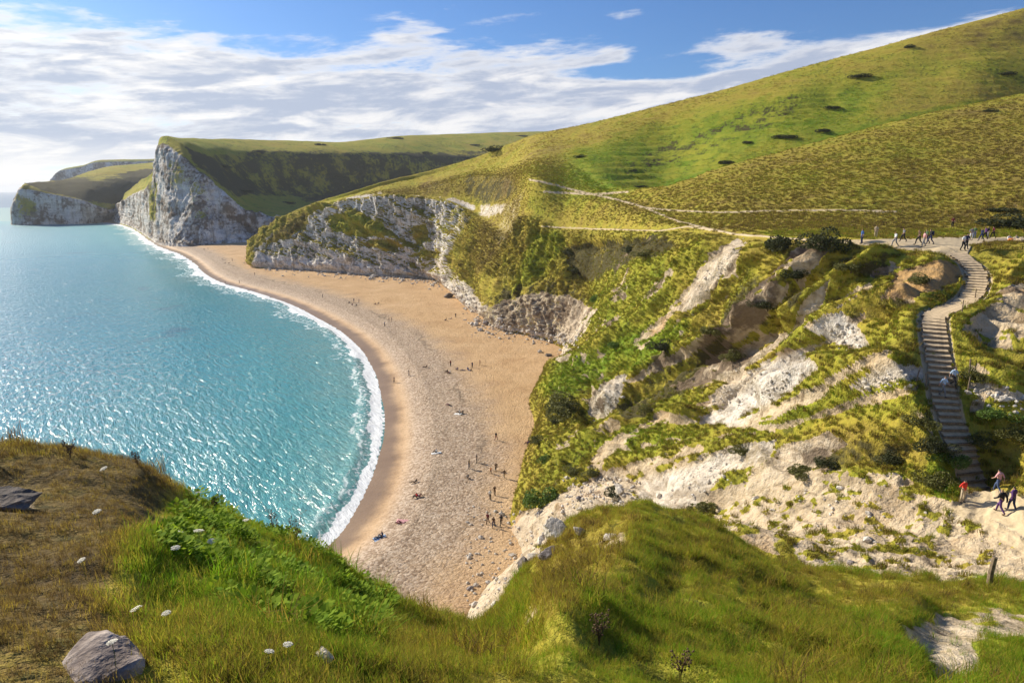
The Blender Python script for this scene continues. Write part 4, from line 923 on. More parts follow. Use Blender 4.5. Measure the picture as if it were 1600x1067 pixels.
def stem_mesh(seed):
    rs_ = np.random.default_rng(seed); bm = bmesh.new()
    for i in range(5):
        a = rs_.uniform(0, 6.28); r = rs_.uniform(.15, .5)
        bm_tube(bm, [(0, 0, -.3), (math.cos(a) * r * .4, math.sin(a) * r * .4, .25), (math.cos(a) * r, math.sin(a) * r, .6)], [.045, .03, .015], 5)
    return from_bm('stem', bm, stemm)
STEM = stem_mesh(4)
CR = {(k, i): crown_mesh('crown', 2600, .075, mt, 50 + i, 8) for k, mt in (('gorse', L_GORSE), ('green', L_GREEN), ('olive', L_OLIVE)) for i in range(2)}
def shrub(px, py, w, h, kind, label, group=None, name='shrub'):
    loc, n, _ = hit(px, py)
    o = empty(name, loc - Vector((0, 0, h * .12)), random.uniform(0, 6.28)); o.scale = (w * .62, w * .62, h * .85)
    mesh_obj('crown', CR[(kind, random.randint(0, 1))], o); mesh_obj('stem', STEM, o)
    return tag(o, label, 'shrub', group)
shrub(851, 784, 4.2, 3.0, 'green', 'round bright green bush standing alone beside the beach')
shrub(1216, 388, 3.8, 3.0, 'gorse', 'dark round bush on the bluff rim left of the dark cleft', name='gorse_bush')
shrub(1288, 387, 3.8, 2.8, 'gorse', 'dark bush on the bluff rim right above the dark cleft', name='gorse_bush')
shrub(1246, 432, 2.6, 1.8, 'gorse', 'dark bush in the head of the dark cleft below the rim', name='gorse_bush')
shrub(1100, 800, 3.0, 1.4, 'olive', 'low brown green bush on the sand right behind the near ridge')
shrub(885, 640, 6.5, 3.6, 'olive', 'wide olive mound of scrub at the foot of the bright green slope')
shrub(1590, 352, 8, 2.2, 'gorse', 'low dark thicket behind the gravel path at the frame edge', name='gorse_bush')
hb = [(1343, 121, 9, 3.2, 'long dark gorse clump high on the back hill under the skyline'), (1300, 170, 6, 2.6, 'dark gorse clump in the middle of the green back slope'), (1287, 206, 7, 2.6, 'dark gorse clump just above the front crest, upper of a pair'), (1226, 216, 9, 3, 'wide dark gorse clump above the front crest, lower of a pair'), (1168, 224, 4, 2, 'small dark gorse clump left of the wide one above the crest'), (1135, 256, 8, 2.8, 'dark gorse clump where the front crest meets the green valley'),
      (1572, 117, 7, 2.6, 'dark gorse clump near the frame edge on the back hill'), (1419, 75, 6, 2.2, 'dark bush breaking the hill skyline'), (908, 246, 5, 2, 'dark bush alone on the left shoulder of the back hill'), (1000, 293, 6, 1.8, 'low dark bush at the mouth of the green valley'),
      (1545, 175, 5, 1.6, 'low bush just below the front crest near the frame edge'), (1565, 330, 6, 1.5, 'low bush at the foot of the front slope near the thicket'), ]
for x, y, w, h, l in hb: shrub(x, y, w * .68, h * .75, 'gorse', l, 'gorse clumps on the hills', 'gorse_bush')
fb = [(405, 238, 16, 5, 'dark bush at the edge of the lit down above the shaded valley'), (500, 227, 12, 4, 'small dark bush on the lit far down'), (665, 240, 14, 4, 'dark thicket where the far valley side meets the lit down'), (742, 227, 12, 3, 'dark thicket on the far skyline down'), (772, 236, 14, 3.5, 'wide dark thicket on the distant slope close to the near hill'), (622, 217, 18, 4, 'low dark hedge clump on the far skyline'), (815, 213, 16, 3.5, 'dark wood edge on the farthest down beside the near hill'),
      (380, 300, 14, 4, 'dark bush on the sunny valley floor behind the white head'), (450, 318, 12, 4, 'dark bush in the valley mouth above the pale cliff'), (350, 262, 14, 4, 'dark scrub on the slope behind the white head')]
for x, y, w, h, l in fb: shrub(x, y, w, h, 'gorse', l, 'thickets on the far downs', 'gorse_bush')
sb_ = [(930, 470, 3.2, 1.8, 'green'), (890, 395, 4, 2.2, 'gorse'), (905, 425, 4.5, 2.4, 'gorse'), (985, 392, 4, 1.8, 'gorse'), (1010, 400, 3.2, 1.5, 'olive'), (960, 540, 3, 1.5, 'green'), (1040, 545, 3, 1.7, 'gorse'), (1110, 520, 2.6, 1.4, 'olive'), (1150, 560, 2.6, 1.4, 'olive'), (1200, 480, 2.6, 1.4, 'gorse'), (1330, 420, 2.4, 1.3, 'olive'), (1440, 440, 2, 1, 'olive'),
       (1480, 720, 2.0, 1.3, 'green'), (1470, 760, 2.0, 1.2, 'olive'), (1455, 700, 1.8, 1.2, 'gorse'), (1440, 660, 1.8, 1.0, 'olive'), (1300, 725, 2.0, 1.0, 'gorse'), (1250, 740, 2.2, 1.0, 'olive'), (1400, 720, 1.8, .9, 'gorse'), (1560, 650, 2.2, 1.1, 'green'), (1590, 680, 2.2, 1.1, 'olive'), (1530, 690, 1.8, 1.0, 'olive'), (1520, 590, 1.4, 1.0, 'olive'), (930, 740, 2.2, 1.0, 'olive'), (960, 770, 2, .9, 'gorse'), (900, 740, 2.4, 1.1, 'olive'), (845, 690, 3, 1.5, 'olive'), (870, 660, 2.6, 1.3, 'gorse'), (850, 720, 2.4, 1.2, 'green'), (1010, 640, 2.2, 1.1, 'olive'), (1160, 705, 2, .9, 'olive')]
wh = ['under the meadow rim', 'on the rocky bluff flank', 'in the hollow below the rim', 'beneath the trail edge', 'beside the small scar under the rim', 'on the steep grassy flank', 'in the shaded gully', 'on the gully side', 'above the long white chute', 'below the deep dark cleft', 'under the gravel path', 'next to the orange soil patch',
      'at the left edge of the lower stairs', 'at the foot of the stairs near the red top', 'hugging the lower stairs shade side', 'on the knoll left of the stairs', 'under the overhang of the knoll', 'below the knoll at its sandy end', 'beneath the knoll near the stairs', 'on the bank right of the stairs', 'far out on the bank right of the stairs', 'low on the bank right of the stairs', 'beside the posts right of the stairs', 'on the sandy scrub above the round bush', 'on the bare ground behind the near ridge', 'left of the sandy scrub', 'on the beach edge scrub', 'in the beach edge scrub under the olive mound', 'just above the round green bush', 'beside the earthy footway on the slope', 'next to the smooth chalk slip']
kn = {'green': 'fresh green', 'gorse': 'dark green', 'olive': 'olive brown'}
for (x, y, w, h, k_), t in zip(sb_, wh): shrub(x, y, w, h, k_, f'{kn[k_]} low shrub {t}', 'shrubs on the eroded bluff')
#@@PEOPLE
# ------------------------------------------------------------------ people
SK = {}
def fig(name, J, bones, radii):
    """one continuous body grown over joints; clothing shells are lifted from it"""
    names = list(J); me = bpy.data.meshes.new(name + '_skeleton')
    me.from_pydata([J[k_] for k_ in names], [(names.index(a), names.index(b)) for a, b in bones], [])
    o = bpy.data.objects.new(name + '_skeleton', me); COL.objects.link(o)
    sk = o.modifiers.new('skin', 'SKIN'); sk.use_smooth_shade = True
    lay = me.skin_vertices[0] if me.skin_vertices else None
    for i, k_ in enumerate(names):
        r = radii[k_]; lay.data[i].radius = r if isinstance(r, tuple) else (r, r); lay.data[i].use_root = (k_ == 'pelvis')
    sub = o.modifiers.new('subdivision', 'SUBSURF'); sub.levels = 1; sub.render_levels = 1
    dg = bpy.context.evaluated_depsgraph_get(); ev = o.evaluated_get(dg)
    m2 = bpy.data.meshes.new_from_object(ev, depsgraph=dg)
    bpy.data.objects.remove(o); bpy.data.meshes.remove(me)
    V = np.array([v.co[:] for v in m2.vertices]); Fc = [tuple(p.vertices) for p in m2.polygons]
    bl = []
    for a, b in bones:
        A, B = np.array(J[a]), np.array(J[b]); t = np.clip(((V - A) @ (B - A)) / ((B - A) @ (B - A) + 1e-9), 0, 1)
        bl.append(np.linalg.norm(V - A - t[:, None] * (B - A), axis=1) / (.6 + 4 * max(np.min(radii[a]), np.min(radii[b]))))
    near_ = np.argmin(np.array(bl), 0)
    own = [bones[i] for i in near_]
    def zone(pair):
        s_ = set(x.split('_')[0] for x in pair)
        if 'crown' in s_ or 'nose' in s_: return 'head'
        if s_ & {'foot', 'toe'}: return 'shoe'
        if s_ & {'hip', 'knee', 'ankle'}: return 'leg'
        if s_ & {'wrist', 'hand'}: return 'fore'
        if s_ & {'elbow'}: return 'arm'
        if 'neck' in s_ and 'skull' in s_: return 'head'
        return 'trunk'
    zn = [zone(p) for p in own]
    n2 = np.zeros_like(V)
    for v in m2.vertices: n2[v.index] = v.normal
    def shell(zones, off, cond=None):
        fs = [f for f in Fc if sum(zn[i] in zones and (cond is None or cond(V[i])) for i in f) >= 3]
        ids = sorted({i for f in fs for i in f}); mp = {i: k_ for k_, i in enumerate(ids)}
        mm = bpy.data.meshes.new('cloth'); mm.from_pydata((V[ids] + n2[ids] * off).tolist(), [], [tuple(mp[i] for i in f) for f in fs])
        mm.polygons.foreach_set('use_smooth', np.ones(len(fs), bool)); mm.materials.append(None); return mm
    skull = np.array(J['skull']); face = np.array(J['nose']) - skull; face /= np.linalg.norm(face)
    out = {'body': m2, 'shirt': shell(('trunk', 'arm'), .016), 'jacket': shell(('trunk', 'arm', 'fore'), .024), 'trousers': shell(('leg',), .016), 'shoes': shell(('shoe',), .012),
           'hair': shell(('head',), .018, lambda p: (np.array(p) - skull) @ face < .045 and p[2] > skull[2] - .10)}
    kn_ = [J['knee_l'], J['knee_r']]
    out['shorts'] = shell(('leg',), .020, lambda p: min(np.linalg.norm(np.array(p) - np.array(q)) for q in kn_) > .14 and np.linalg.norm(np.array(p) - np.array(J['pelvis'])) < .52)
    m2.polygons.foreach_set('use_smooth', np.ones(len(Fc), bool)); m2.materials.clear(); m2.materials.append(None)
    SK[name] = out
B_ = [('pelvis', 'waist'), ('waist', 'chest'), ('chest', 'neck'), ('neck', 'skull'), ('skull', 'crown'), ('skull', 'nose'), ('chest', 'shoulder_l'), ('shoulder_l', 'elbow_l'), ('elbow_l', 'wrist_l'), ('wrist_l', 'hand_l'), ('chest', 'shoulder_r'), ('shoulder_r', 'elbow_r'), ('elbow_r', 'wrist_r'), ('wrist_r', 'hand_r'),
      ('pelvis', 'hip_l'), ('hip_l', 'knee_l'), ('knee_l', 'ankle_l'), ('ankle_l', 'foot_l'), ('foot_l', 'toe_l'), ('pelvis', 'hip_r'), ('hip_r', 'knee_r'), ('knee_r', 'ankle_r'), ('ankle_r', 'foot_r'), ('foot_r', 'toe_r')]
R_ = {'pelvis': (.15, .11), 'waist': (.13, .10), 'chest': (.16, .11), 'neck': .055, 'skull': (.078, .092), 'crown': (.06, .07), 'nose': .028}
for s_ in 'lr': R_.update({f'shoulder_{s_}': .062, f'elbow_{s_}': .042, f'wrist_{s_}': .03, f'hand_{s_}': (.035, .018), f'hip_{s_}': .088, f'knee_{s_}': .058, f'ankle_{s_}': .038, f'foot_{s_}': .042, f'toe_{s_}': (.04, .024)})
def pose(**kw):
    J = {'pelvis': (0, 0, .95), 'waist': (0, 0, 1.10), 'chest': (0, .005, 1.32), 'neck': (0, 0, 1.47), 'skull': (0, .015, 1.58), 'crown': (0, 0, 1.66), 'nose': (0, .105, 1.575)}
    for s_, q in (('l', 1), ('r', -1)):
        J.update({f'shoulder_{s_}': (q * .18, 0, 1.40), f'elbow_{s_}': (q * .235, -.03, 1.12), f'wrist_{s_}': (q * .24, .05, .89), f'hand_{s_}': (q * .235, .08, .80),
                  f'hip_{s_}': (q * .095, 0, .90), f'knee_{s_}': (q * .11, .02, .50), f'ankle_{s_}': (q * .115, -.02, .10), f'foot_{s_}': (q * .12, .03, .04), f'toe_{s_}': (q * .13, .17, .03)})
    J.update(kw); return J
fig('stand', pose(), B_, R_)
fig('hips', pose(elbow_l=(.33, -.08, 1.16), wrist_l=(.20, .04, 1.02), hand_l=(.15, .07, 1.0), ankle_l=(.17, -.02, .10), foot_l=(.18, .03, .04), toe_l=(.21, .16, .03), knee_l=(.14, .02, .5)), B_, R_)
fig('walk', pose(chest=(0, .04, 1.32), neck=(0, .05, 1.47), skull=(0, .07, 1.58), crown=(0, .06, 1.66), nose=(0, .16, 1.57), knee_l=(.10, .24, .55), ankle_l=(.10, .32, .13), foot_l=(.11, .37, .06), toe_l=(.115, .50, .08), knee_r=(-.10, -.06, .50), ankle_r=(-.10, -.36, .16), foot_r=(-.105, -.33, .08), toe_r=(-.11, -.21, .03),
    elbow_l=(.25, -.14, 1.14), wrist_l=(.25, -.18, .90), hand_l=(.245, -.16, .81), elbow_r=(-.24, .10, 1.13), wrist_r=(-.22, .30, .98), hand_r=(-.21, .38, .96)), B_, R_)
fig('stroll', pose(knee_l=(.10, -.03, .50), ankle_l=(.10, -.22, .13), foot_l=(.11, -.18, .06), toe_l=(.115, -.05, .03), knee_r=(-.10, .14, .52), ankle_r=(-.10, .17, .10), foot_r=(-.105, .22, .04), toe_r=(-.11, .36, .04), elbow_r=(-.24, -.10, 1.13), wrist_r=(-.24, -.06, .88), elbow_l=(.26, .05, 1.13), wrist_l=(.16, .26, 1.12), hand_l=(.10, .32, 1.14)), B_, R_)
sit = dict(pelvis=(0, 0, .14), waist=(0, -.06, .28), chest=(0, -.06, .50), neck=(0, -.02, .65), skull=(0, .02, .76), crown=(0, .01, .84), nose=(0, .11, .75))
for s_, q in (('l', 1), ('r', -1)):
    sit.update({f'hip_{s_}': (q * .095, .05, .13), f'knee_{s_}': (q * .14, .42, .42), f'ankle_{s_}': (q * .13, .62, .10), f'foot_{s_}': (q * .13, .67, .04), f'toe_{s_}': (q * .14, .80, .03), f'shoulder_{s_}': (q * .18, -.05, .58), f'elbow_{s_}': (q * .24, .12, .40), f'wrist_{s_}': (q * .15, .34, .44), f'hand_{s_}': (q * .08, .41, .44)})
fig('sit', pose(**sit), B_, R_)
lean = dict(sit)
lean.update(waist=(0, -.12, .24), chest=(0, -.26, .42), neck=(0, -.33, .55), skull=(0, -.34, .66), crown=(0, -.37, .74), nose=(0, -.25, .67), elbow_l=(.27, -.40, .28), wrist_l=(.26, -.46, .06), hand_l=(.27, -.40, .025), elbow_r=(-.27, -.40, .28), wrist_r=(-.26, -.46, .06), hand_r=(-.27, -.40, .025), shoulder_l=(.18, -.28, .48), shoulder_r=(-.18, -.28, .48),
    knee_l=(.12, .44, .20), ankle_l=(.12, .84, .09), foot_l=(.12, .90, .06), toe_l=(.14, .92, .18), knee_r=(-.13, .40, .34), ankle_r=(-.13, .62, .09), foot_r=(-.13, .67, .04), toe_r=(-.14, .80, .03))
fig('lean', pose(**lean), B_, R_)
lie = dict(pelvis=(0, 0, .12), waist=(0, -.16, .11), chest=(0, -.38, .13), neck=(0, -.53, .14), skull=(0, -.64, .15), crown=(0, -.72, .15), nose=(0, -.63, .25))
for s_, q in (('l', 1), ('r', -1)):
    lie.update({f'hip_{s_}': (q * .095, .05, .12), f'knee_{s_}': (q * .12, .44, .13 + (.22 if q > 0 else 0)), f'ankle_{s_}': (q * .13, .80 - (.12 if q > 0 else 0), .08), f'foot_{s_}': (q * .14, .86 - (.12 if q > 0 else 0), .07), f'toe_{s_}': (q * .17, .90, .16 if q < 0 else .05), f'shoulder_{s_}': (q * .18, -.45, .12), f'elbow_{s_}': (q * .32, -.24, .08), f'wrist_{s_}': (q * .30, -.02, .07), f'hand_{s_}': (q * .28, .07, .06)})
fig('lie', pose(**lie), B_, R_)
CM = {}
def cloth(c):
    if c not in CM: CM[c] = plain('fabric_%d' % len(CM), c, .85, .18, 14)
    return CM[c]
SKIN = plain('skin', (.45, .27, .19), .6, .1, 20)
K = dict(black=(.02, .02, .023), navy=(.025, .035, .09), blue=(.05, .12, .32), sky=(.42, .56, .74), white=(.72, .72, .70), grey=(.20, .20, .21), red=(.62, .045, .03), pink=(.68, .36, .36), purple=(.10, .045, .15), brown=(.12, .075, .045), beige=(.48, .39, .27), green=(.08, .14, .06), orange=(.70, .24, .05), denim=(.07, .10, .19), blond=(.38, .26, .11), maroon=(.16, .03, .04))
def part(name, me, parent, mat):
    o = mesh_obj(name, me, parent); o.material_slots[0].link = 'OBJECT'; o.material_slots[0].material = mat; return o
def person(px, py, ps, top, bottom, hair, face, label, group=None, jacket=False, shorts=False, scale=1.0, pack=None, dz=0.0):
    loc, n, ob = hit(px, py)
    o = bpy.data.objects.new('person', SK[ps]['body']); COL.objects.link(o)
    o.material_slots[0].link = 'OBJECT'; o.material_slots[0].material = SKIN
    o.location = loc + Vector((0, 0, dz + .01)); o.rotation_euler = (0, 0, math.radians(face)); o.scale = (scale,) * 3
    part('jacket' if jacket else 'shirt', SK[ps]['jacket' if jacket else 'shirt'], o, cloth(K[top]))
    part('shorts' if shorts else 'trousers', SK[ps]['shorts' if shorts else 'trousers'], o, cloth(K[bottom]))
    part('hair', SK[ps]['hair'], o, cloth(K[hair])); part('shoes', SK[ps]['shoes'], o, cloth(K['brown'] if hair == 'blond' else K['black']))
    if pack:
        bm = bmesh.new(); bm_box(bm, Vector((0, -.20, 1.25)), (.30, .17, .46)); bmesh.ops.bevel(bm, geom=bm.edges[:], offset=.05, segments=2, affect='EDGES')
        part('backpack', from_bm('backpack', bm, cloth(K[pack]), True), o, cloth(K[pack]))
    return tag(o, label, 'person', group)
GB = 'people on the beach'; GP = 'walkers on the gravel path'; GS = 'walkers on the stairway'
# face: 0 looks inland-away (+Y), 180 towards the viewer, 90 towards the sea
person(1503, 785, 'hips', 'red', 'beige', 'black', 200, 'person in a bright red top and beige trousers at the foot of the stairs', GS)
person(1558, 770, 'walk', 'pink', 'denim', 'black', 20, 'dark haired person in a pink top and jeans stepping onto the lowest stairs', GS)
person(1562, 802, 'walk', 'black', 'purple', 'blond', 20, 'fair haired person in dark clothes on the trodden earth nearest the viewer', GS, True)
person(1580, 798, 'stroll', 'purple', 'navy', 'black', 20, 'dark haired person in a purple top by the frame edge below the stairs', GS, True)
person(1472, 621, 'walk', 'sky', 'grey', 'brown', 200, 'person in a pale blue shirt on the middle stairs, lower of two', GS, dz=.05)
person(1488, 607, 'walk', 'sky', 'black', 'black', 200, 'person in a pale blue top and black trousers on the middle stairs, upper of two', GS, dz=.05)
for a in [(1346, 381, 'stand', 'blue', 'navy', 'black', 90, 'person in blue alone at the far left end of the gravel path'), (1368, 372, 'stand', 'beige', 'beige', 'blond', 150, 'person in pale beige standing on the grass behind the gravel path'),
          (1398, 386, 'walk', 'white', 'grey', 'blond', 90, 'person in white and grey walking on the front edge of the gravel path'), (1411, 378, 'walk', 'grey', 'black', 'brown', 90, 'person in grey walking at the back of the path beside one in white'),
          (1435, 383, 'walk', 'brown', 'black', 'black', 90, 'person in brown at the front of the group in mid path'), (1443, 386, 'stroll', 'pink', 'grey', 'brown', 80, 'person in pale pink in the middle of the group in mid path'), (1447, 381, 'walk', 'green', 'black', 'black', 95, 'person in dark green at the back of the group in mid path'), (1453, 382, 'walk', 'black', 'navy', 'black', 90, 'person in black with a dark backpack at the tail of the mid path group', GP, True, False, 1.05, 'navy'),
          (1488, 356, 'walk', 'maroon', 'black', 'black', 330, 'lone person in maroon climbing the grass slope above the path'), (1504, 392, 'stroll', 'white', 'black', 'brown', 200, 'person in a white top about to step down onto the top stairs'), (1509, 390, 'walk', 'navy', 'black', 'black', 190, 'person in navy following one in white to the top stairs'),
          (1517, 375, 'hips', 'grey', 'white', 'black', 160, 'person in a grey top and white trousers at the bend of the path'), (1522, 373, 'stand', 'green', 'denim', 'brown', 120, 'person in green and jeans at the bend of the path'), (1533, 377, 'walk', 'navy', 'navy', 'black', 100, 'person all in navy in the group near the frame edge', GP, True), (1539, 374, 'walk', 'purple', 'black', 'black', 100, 'person in dark purple with a backpack in the group near the frame edge', GP, True, False, 1.0, 'black'), (1543, 373, 'stand', 'black', 'grey', 'brown', 80, 'person in black with grey trousers in the group near the frame edge'),
          (1551, 373, 'walk', 'maroon', 'black', 'black', 95, 'person in dark red at the tail of the group near the frame edge'), (1576, 377, 'sit', 'white', 'orange', 'brown', 180, 'person in white over orange sitting on the bank beside the path'), (1590, 376, 'lean', 'beige', 'beige', 'blond', 180, 'person in beige resting on the bank at the frame edge')]:
    person(*a[:8], *(a[8:] if len(a) > 8 else (GP,)))
bp_ = [(504, 465, 'stand', 'black', 'black', 'black', 90, 'person in black standing alone on the shingle near the white cliff'),
 (546, 474, 'sit', 'navy', 'black', 'black', 90, 'person in navy sitting at the sea end of the large far group'), (551, 477, 'sit', 'maroon', 'navy', 'brown', 60, 'person in maroon sitting in the large far group'), (557, 478, 'sit', 'black', 'grey', 'black', 40, 'person in black and grey sitting in front of the large far group'), (553, 472, 'stand', 'black', 'navy', 'black', 180, 'person in black standing behind the large far group'), (561, 473, 'stand', 'navy', 'black', 'brown', 120, 'person in navy standing at the inland end of the large far group'),
 (587, 476, 'sit', 'maroon', 'black', 'black', 100, 'person in maroon sitting beside one in black on the shingle crest'), (592, 475, 'sit', 'black', 'black', 'black', 100, 'person in black sitting beside one in maroon on the shingle crest'),
 (608, 503, 'stand', 'black', 'grey', 'black', 90, 'person in black of the pair standing on the grey shingle'), (612, 503, 'stand', 'navy', 'brown', 'brown', 100, 'person in navy of the pair standing on the grey shingle'), (601, 510, 'stand', 'blue', 'black', 'black', 80, 'person in blue on the shingle just seaward of a standing pair'),
 (697, 501, 'sit', 'black', 'navy', 'black', 60, 'person in black sitting below the rocky bluff'), (704, 499, 'lean', 'purple', 'grey', 'black', 70, 'person in purple leaning back below the rocky bluff'), (712, 496, 'stand', 'black', 'black', 'brown', 180, 'person in black standing below the rocky bluff'),
 (665, 574, 'lean', 'black', 'black', 'black', 90, 'person in black leaning back on the shingle crest'), (639, 587, 'stand', 'black', 'navy', 'black', 90, 'person in black and navy standing on the shingle facing the sea'), (616, 598, 'stroll', 'black', 'black', 'black', 100, 'person in black strolling nearest the wet sand'),
 (704, 572, 'stand', 'maroon', 'black', 'black', 150, 'person in maroon standing at the left of the big mid beach group'), (699, 582, 'sit', 'black', 'brown', 'brown', 60, 'person in black sitting left in the big mid beach group'), (703, 583, 'sit', 'white', 'maroon', 'black', 120, 'person in white sitting left in the big mid beach group'), (715, 578, 'sit', 'purple', 'navy', 'black', 80, 'person in purple sitting in the middle of the big mid beach group'), (724, 579, 'lie', 'navy', 'navy', 'black', 70, 'person in navy lying in the big mid beach group'),
 (731, 578, 'sit', 'blue', 'navy', 'black', 200, 'person in blue sitting in the big mid beach group'), (735, 580, 'lean', 'black', 'blue', 'brown', 40, 'person in black and blue leaning back in the big mid beach group'), (738, 575, 'hips', 'navy', 'black', 'black', 160, 'person in navy standing in the big mid beach group'), (750, 571, 'stand', 'maroon', 'black', 'black', 90, 'person in maroon standing alone inland of the big group'),
 (701, 633, 'lie', 'black', 'maroon', 'black', 60, 'person in black lying alone on the sand'), (718, 645, 'sit', 'white', 'black', 'black', 80, 'person in white and black sitting of a pair on a pale towel'), (723, 646, 'sit', 'black', 'black', 'brown', 110, 'person in black sitting of a pair on a pale towel'),
 (775, 688, 'walk', 'black', 'maroon', 'black', 330, 'person in black walking alone across the mid sand'), (825, 694, 'sit', 'maroon', 'black', 'black', 60, 'person in maroon sitting at the scrub edge'), (830, 693, 'sit', 'white', 'navy', 'brown', 90, 'person in white sitting at the scrub edge'), (836, 692, 'lean', 'purple', 'black', 'black', 120, 'person in purple leaning back at the scrub edge'),
 (682, 707, 'sit', 'white', 'black', 'black', 80, 'person in white sitting alone on a towel in mid beach'), (745, 723, 'hips', 'black', 'black', 'black', 100, 'person in black standing behind a pale clothed pair'), (733, 731, 'stand', 'beige', 'grey', 'blond', 40, 'person in beige standing beside one in black'), (731, 747, 'sit', 'grey', 'beige', 'blond', 40, 'person in grey sitting seaward of the strolling family'),
 (775, 737, 'walk', 'brown', 'black', 'black', 20, 'person in brown walking behind of the family of three'), (767, 740, 'stroll', 'orange', 'brown', 'brown', 30, 'small person in orange in the family of three', GB, False, False, .72), (788, 748, 'walk', 'brown', 'beige', 'black', 10, 'person in brown and beige in front of the family of three'),
 (766, 781, 'stroll', 'white', 'black', 'black', 350, 'person in a white top strolling beside one in brown'), (773, 774, 'stroll', 'brown', 'brown', 'brown', 350, 'person in brown strolling beside one in a white top'),
 (762, 818, 'walk', 'maroon', 'brown', 'brown', 340, 'person in maroon on the seaward side of the nearest three'), (771, 824, 'walk', 'brown', 'navy', 'black', 350, 'person in brown in front of the nearest three'), (783, 821, 'walk', 'black', 'black', 'black', 0, 'person in black on the inland side of the nearest three'),
 (648, 754, 'lean', 'black', 'brown', 'black', 100, 'person in black leaning back above the red clothed sitter'), (651, 777, 'sit', 'red', 'black', 'black', 120, 'person in red sitting on the near shingle'), (655, 776, 'lean', 'maroon', 'purple', 'brown', 60, 'person in maroon leaning back next to the red sitter'), (627, 817, 'lie', 'pink', 'maroon', 'black', 90, 'person in pink lying on the near shingle'), (597, 838, 'sit', 'navy', 'grey', 'black', 120, 'person in navy sitting on a pale towel nearest the breakers'), (592, 841, 'lie', 'black', 'navy', 'black', 120, 'person in black lying on a pale towel nearest the breakers'),
 (319, 391, 'walk', 'black', 'black', 'black', 60, 'tiny person in black under the white head, left of a pair'), (325, 390, 'walk', 'black', 'navy', 'black', 60, 'tiny person in navy under the white head, right of a pair'), (352, 412, 'sit', 'black', 'black', 'black', 60, 'tiny person sitting in the far group off the cliff nose'), (358, 412, 'sit', 'navy', 'black', 'black', 60, 'tiny person in navy sitting in the far group off the cliff nose'), (363, 408, 'stand', 'black', 'black', 'black', 60, 'tiny person standing over the far group off the cliff nose'), (352, 444, 'stand', 'black', 'black', 'black', 90, 'tiny person in black at the edge of the far breakers'), (374, 443, 'stand', 'navy', 'black', 'black', 90, 'tiny person in navy on the wet sand near the far breakers'), (398, 430, 'stand', 'brown', 'black', 'black', 90, 'tiny person in brown on the sand off the cliff nose')]
for a in bp_: person(*a[:8], *(a[8:] if len(a) > 8 else (GB,)))
def towel(px, py, rz, c, label):
    loc, n, _ = hit(px, py); bm = bmesh.new(); bmesh.ops.create_grid(bm, x_segments=8, y_segments=12, size=.5)
    for v in bm.verts: v.co = Vector((v.co.x * .95, v.co.y * 1.9, .05 + random.uniform(-.015, .03)))
    g_ = bmesh.ops.extrude_face_region(bm, geom=bm.faces[:]); bmesh.ops.translate(bm, vec=(0, 0, .02), verts=[v for v in g_['geom'] if isinstance(v, bmesh.types.BMVert)])
    o = mesh_obj('beach_towel', from_bm('beach_towel', bm, cloth(c), True)); o.location = loc; o.rotation_euler = (n.y * -1, n.x, math.radians(rz)); return tag(o, label, 'towel', 'towels on the beach')
towel(716, 647, 60, K['white'], 'pale towel under the sitting pair in mid beach'); towel(682, 708, 100, K['white'], 'white towel under the lone sitter in mid beach'); towel(594, 841, 120, K['sky'], 'pale blue towel nearest the breakers'); towel(629, 815, 80, K['pink'], 'pink towel under the person lying on the near shingle')
#@@PLANTS
# ------------------------------------------------------------------ foreground plants
petal = plain('cream_umbel', (.72, .68, .55), .8, .1, 30); stalk = plain('green_stalk', (.10, .14, .03), .7, .3, 10); drym = plain('dry_brown_stalk', (.14, .09, .05), .9, .3, 10)
def umbel_mesh(seed):
    rs_ = np.random.default_rng(seed); bm = bmesh.new()
    for i in range(46):
        a = i * 2.39996; r = .052 * math.sqrt((i + .5) / 46); c = Vector((math.cos(a) * r, math.sin(a) * r, .012 - 4.0 * r * r + rs_.uniform(-.003, .003)))
        vs_ = [bm.verts.new(c + Vector((math.cos(k_ * 1.2566 + a) * .0085, math.sin(k_ * 1.2566 + a) * .0085, rs_.uniform(-.002, .003)))) for k_ in range(5)]
        bm.faces.new(vs_)
    return from_bm('flower_head', bm, petal)
def umbel_stem(h):
    bm = bmesh.new(); bm_tube(bm, [(0, 0, -.06), (.01, 0, h * .5), (0, 0, h - .03)], [.004, .0035, .003], 5)
    for i in range(9):
        a = i * .698; bm_tube(bm, [(0, 0, h - .03), (math.cos(a) * .04, math.sin(a) * .04, h + .002)], .0012, 3)
    return from_bm('stem', bm, stalk)
UM = [umbel_mesh(i) for i in range(3)]; US = umbel_stem(.30)
umb = [(313, 858, 1.15, 'large cream umbel in mid mound, left of a close pair'), (329, 866, .9, 'smaller cream umbel, right of the close pair in mid mound'), (283, 852, .9, 'cream umbel just up the mound from the close pair'), (279, 880, 1.0, 'yellowish cream umbel below the close pair'), (226, 982, 1.2, 'large white umbel beside the bare grey rock'), (262, 978, .9, 'small white umbel right of the one by the bare rock'), (388, 827, .8, 'cream umbel on the mound edge nearest the beach'), (316, 785, .8, 'pale umbel on the mound edge against the blue sea'), (157, 820, .9, 'white umbel alone in the short brown turf'), (165, 748, .8, 'small pale umbel in the dry turf high on the mound'), (452, 1032, 1.0, 'yellow cream umbel left of the small white stone'), (418, 1045, .9, 'pale yellow umbel at the bottom edge below the herbs'), (134, 893, .8, 'small white umbel low in the dry turf'), (180, 1028, .9, 'white umbel at the edge of the bare grey rock')]
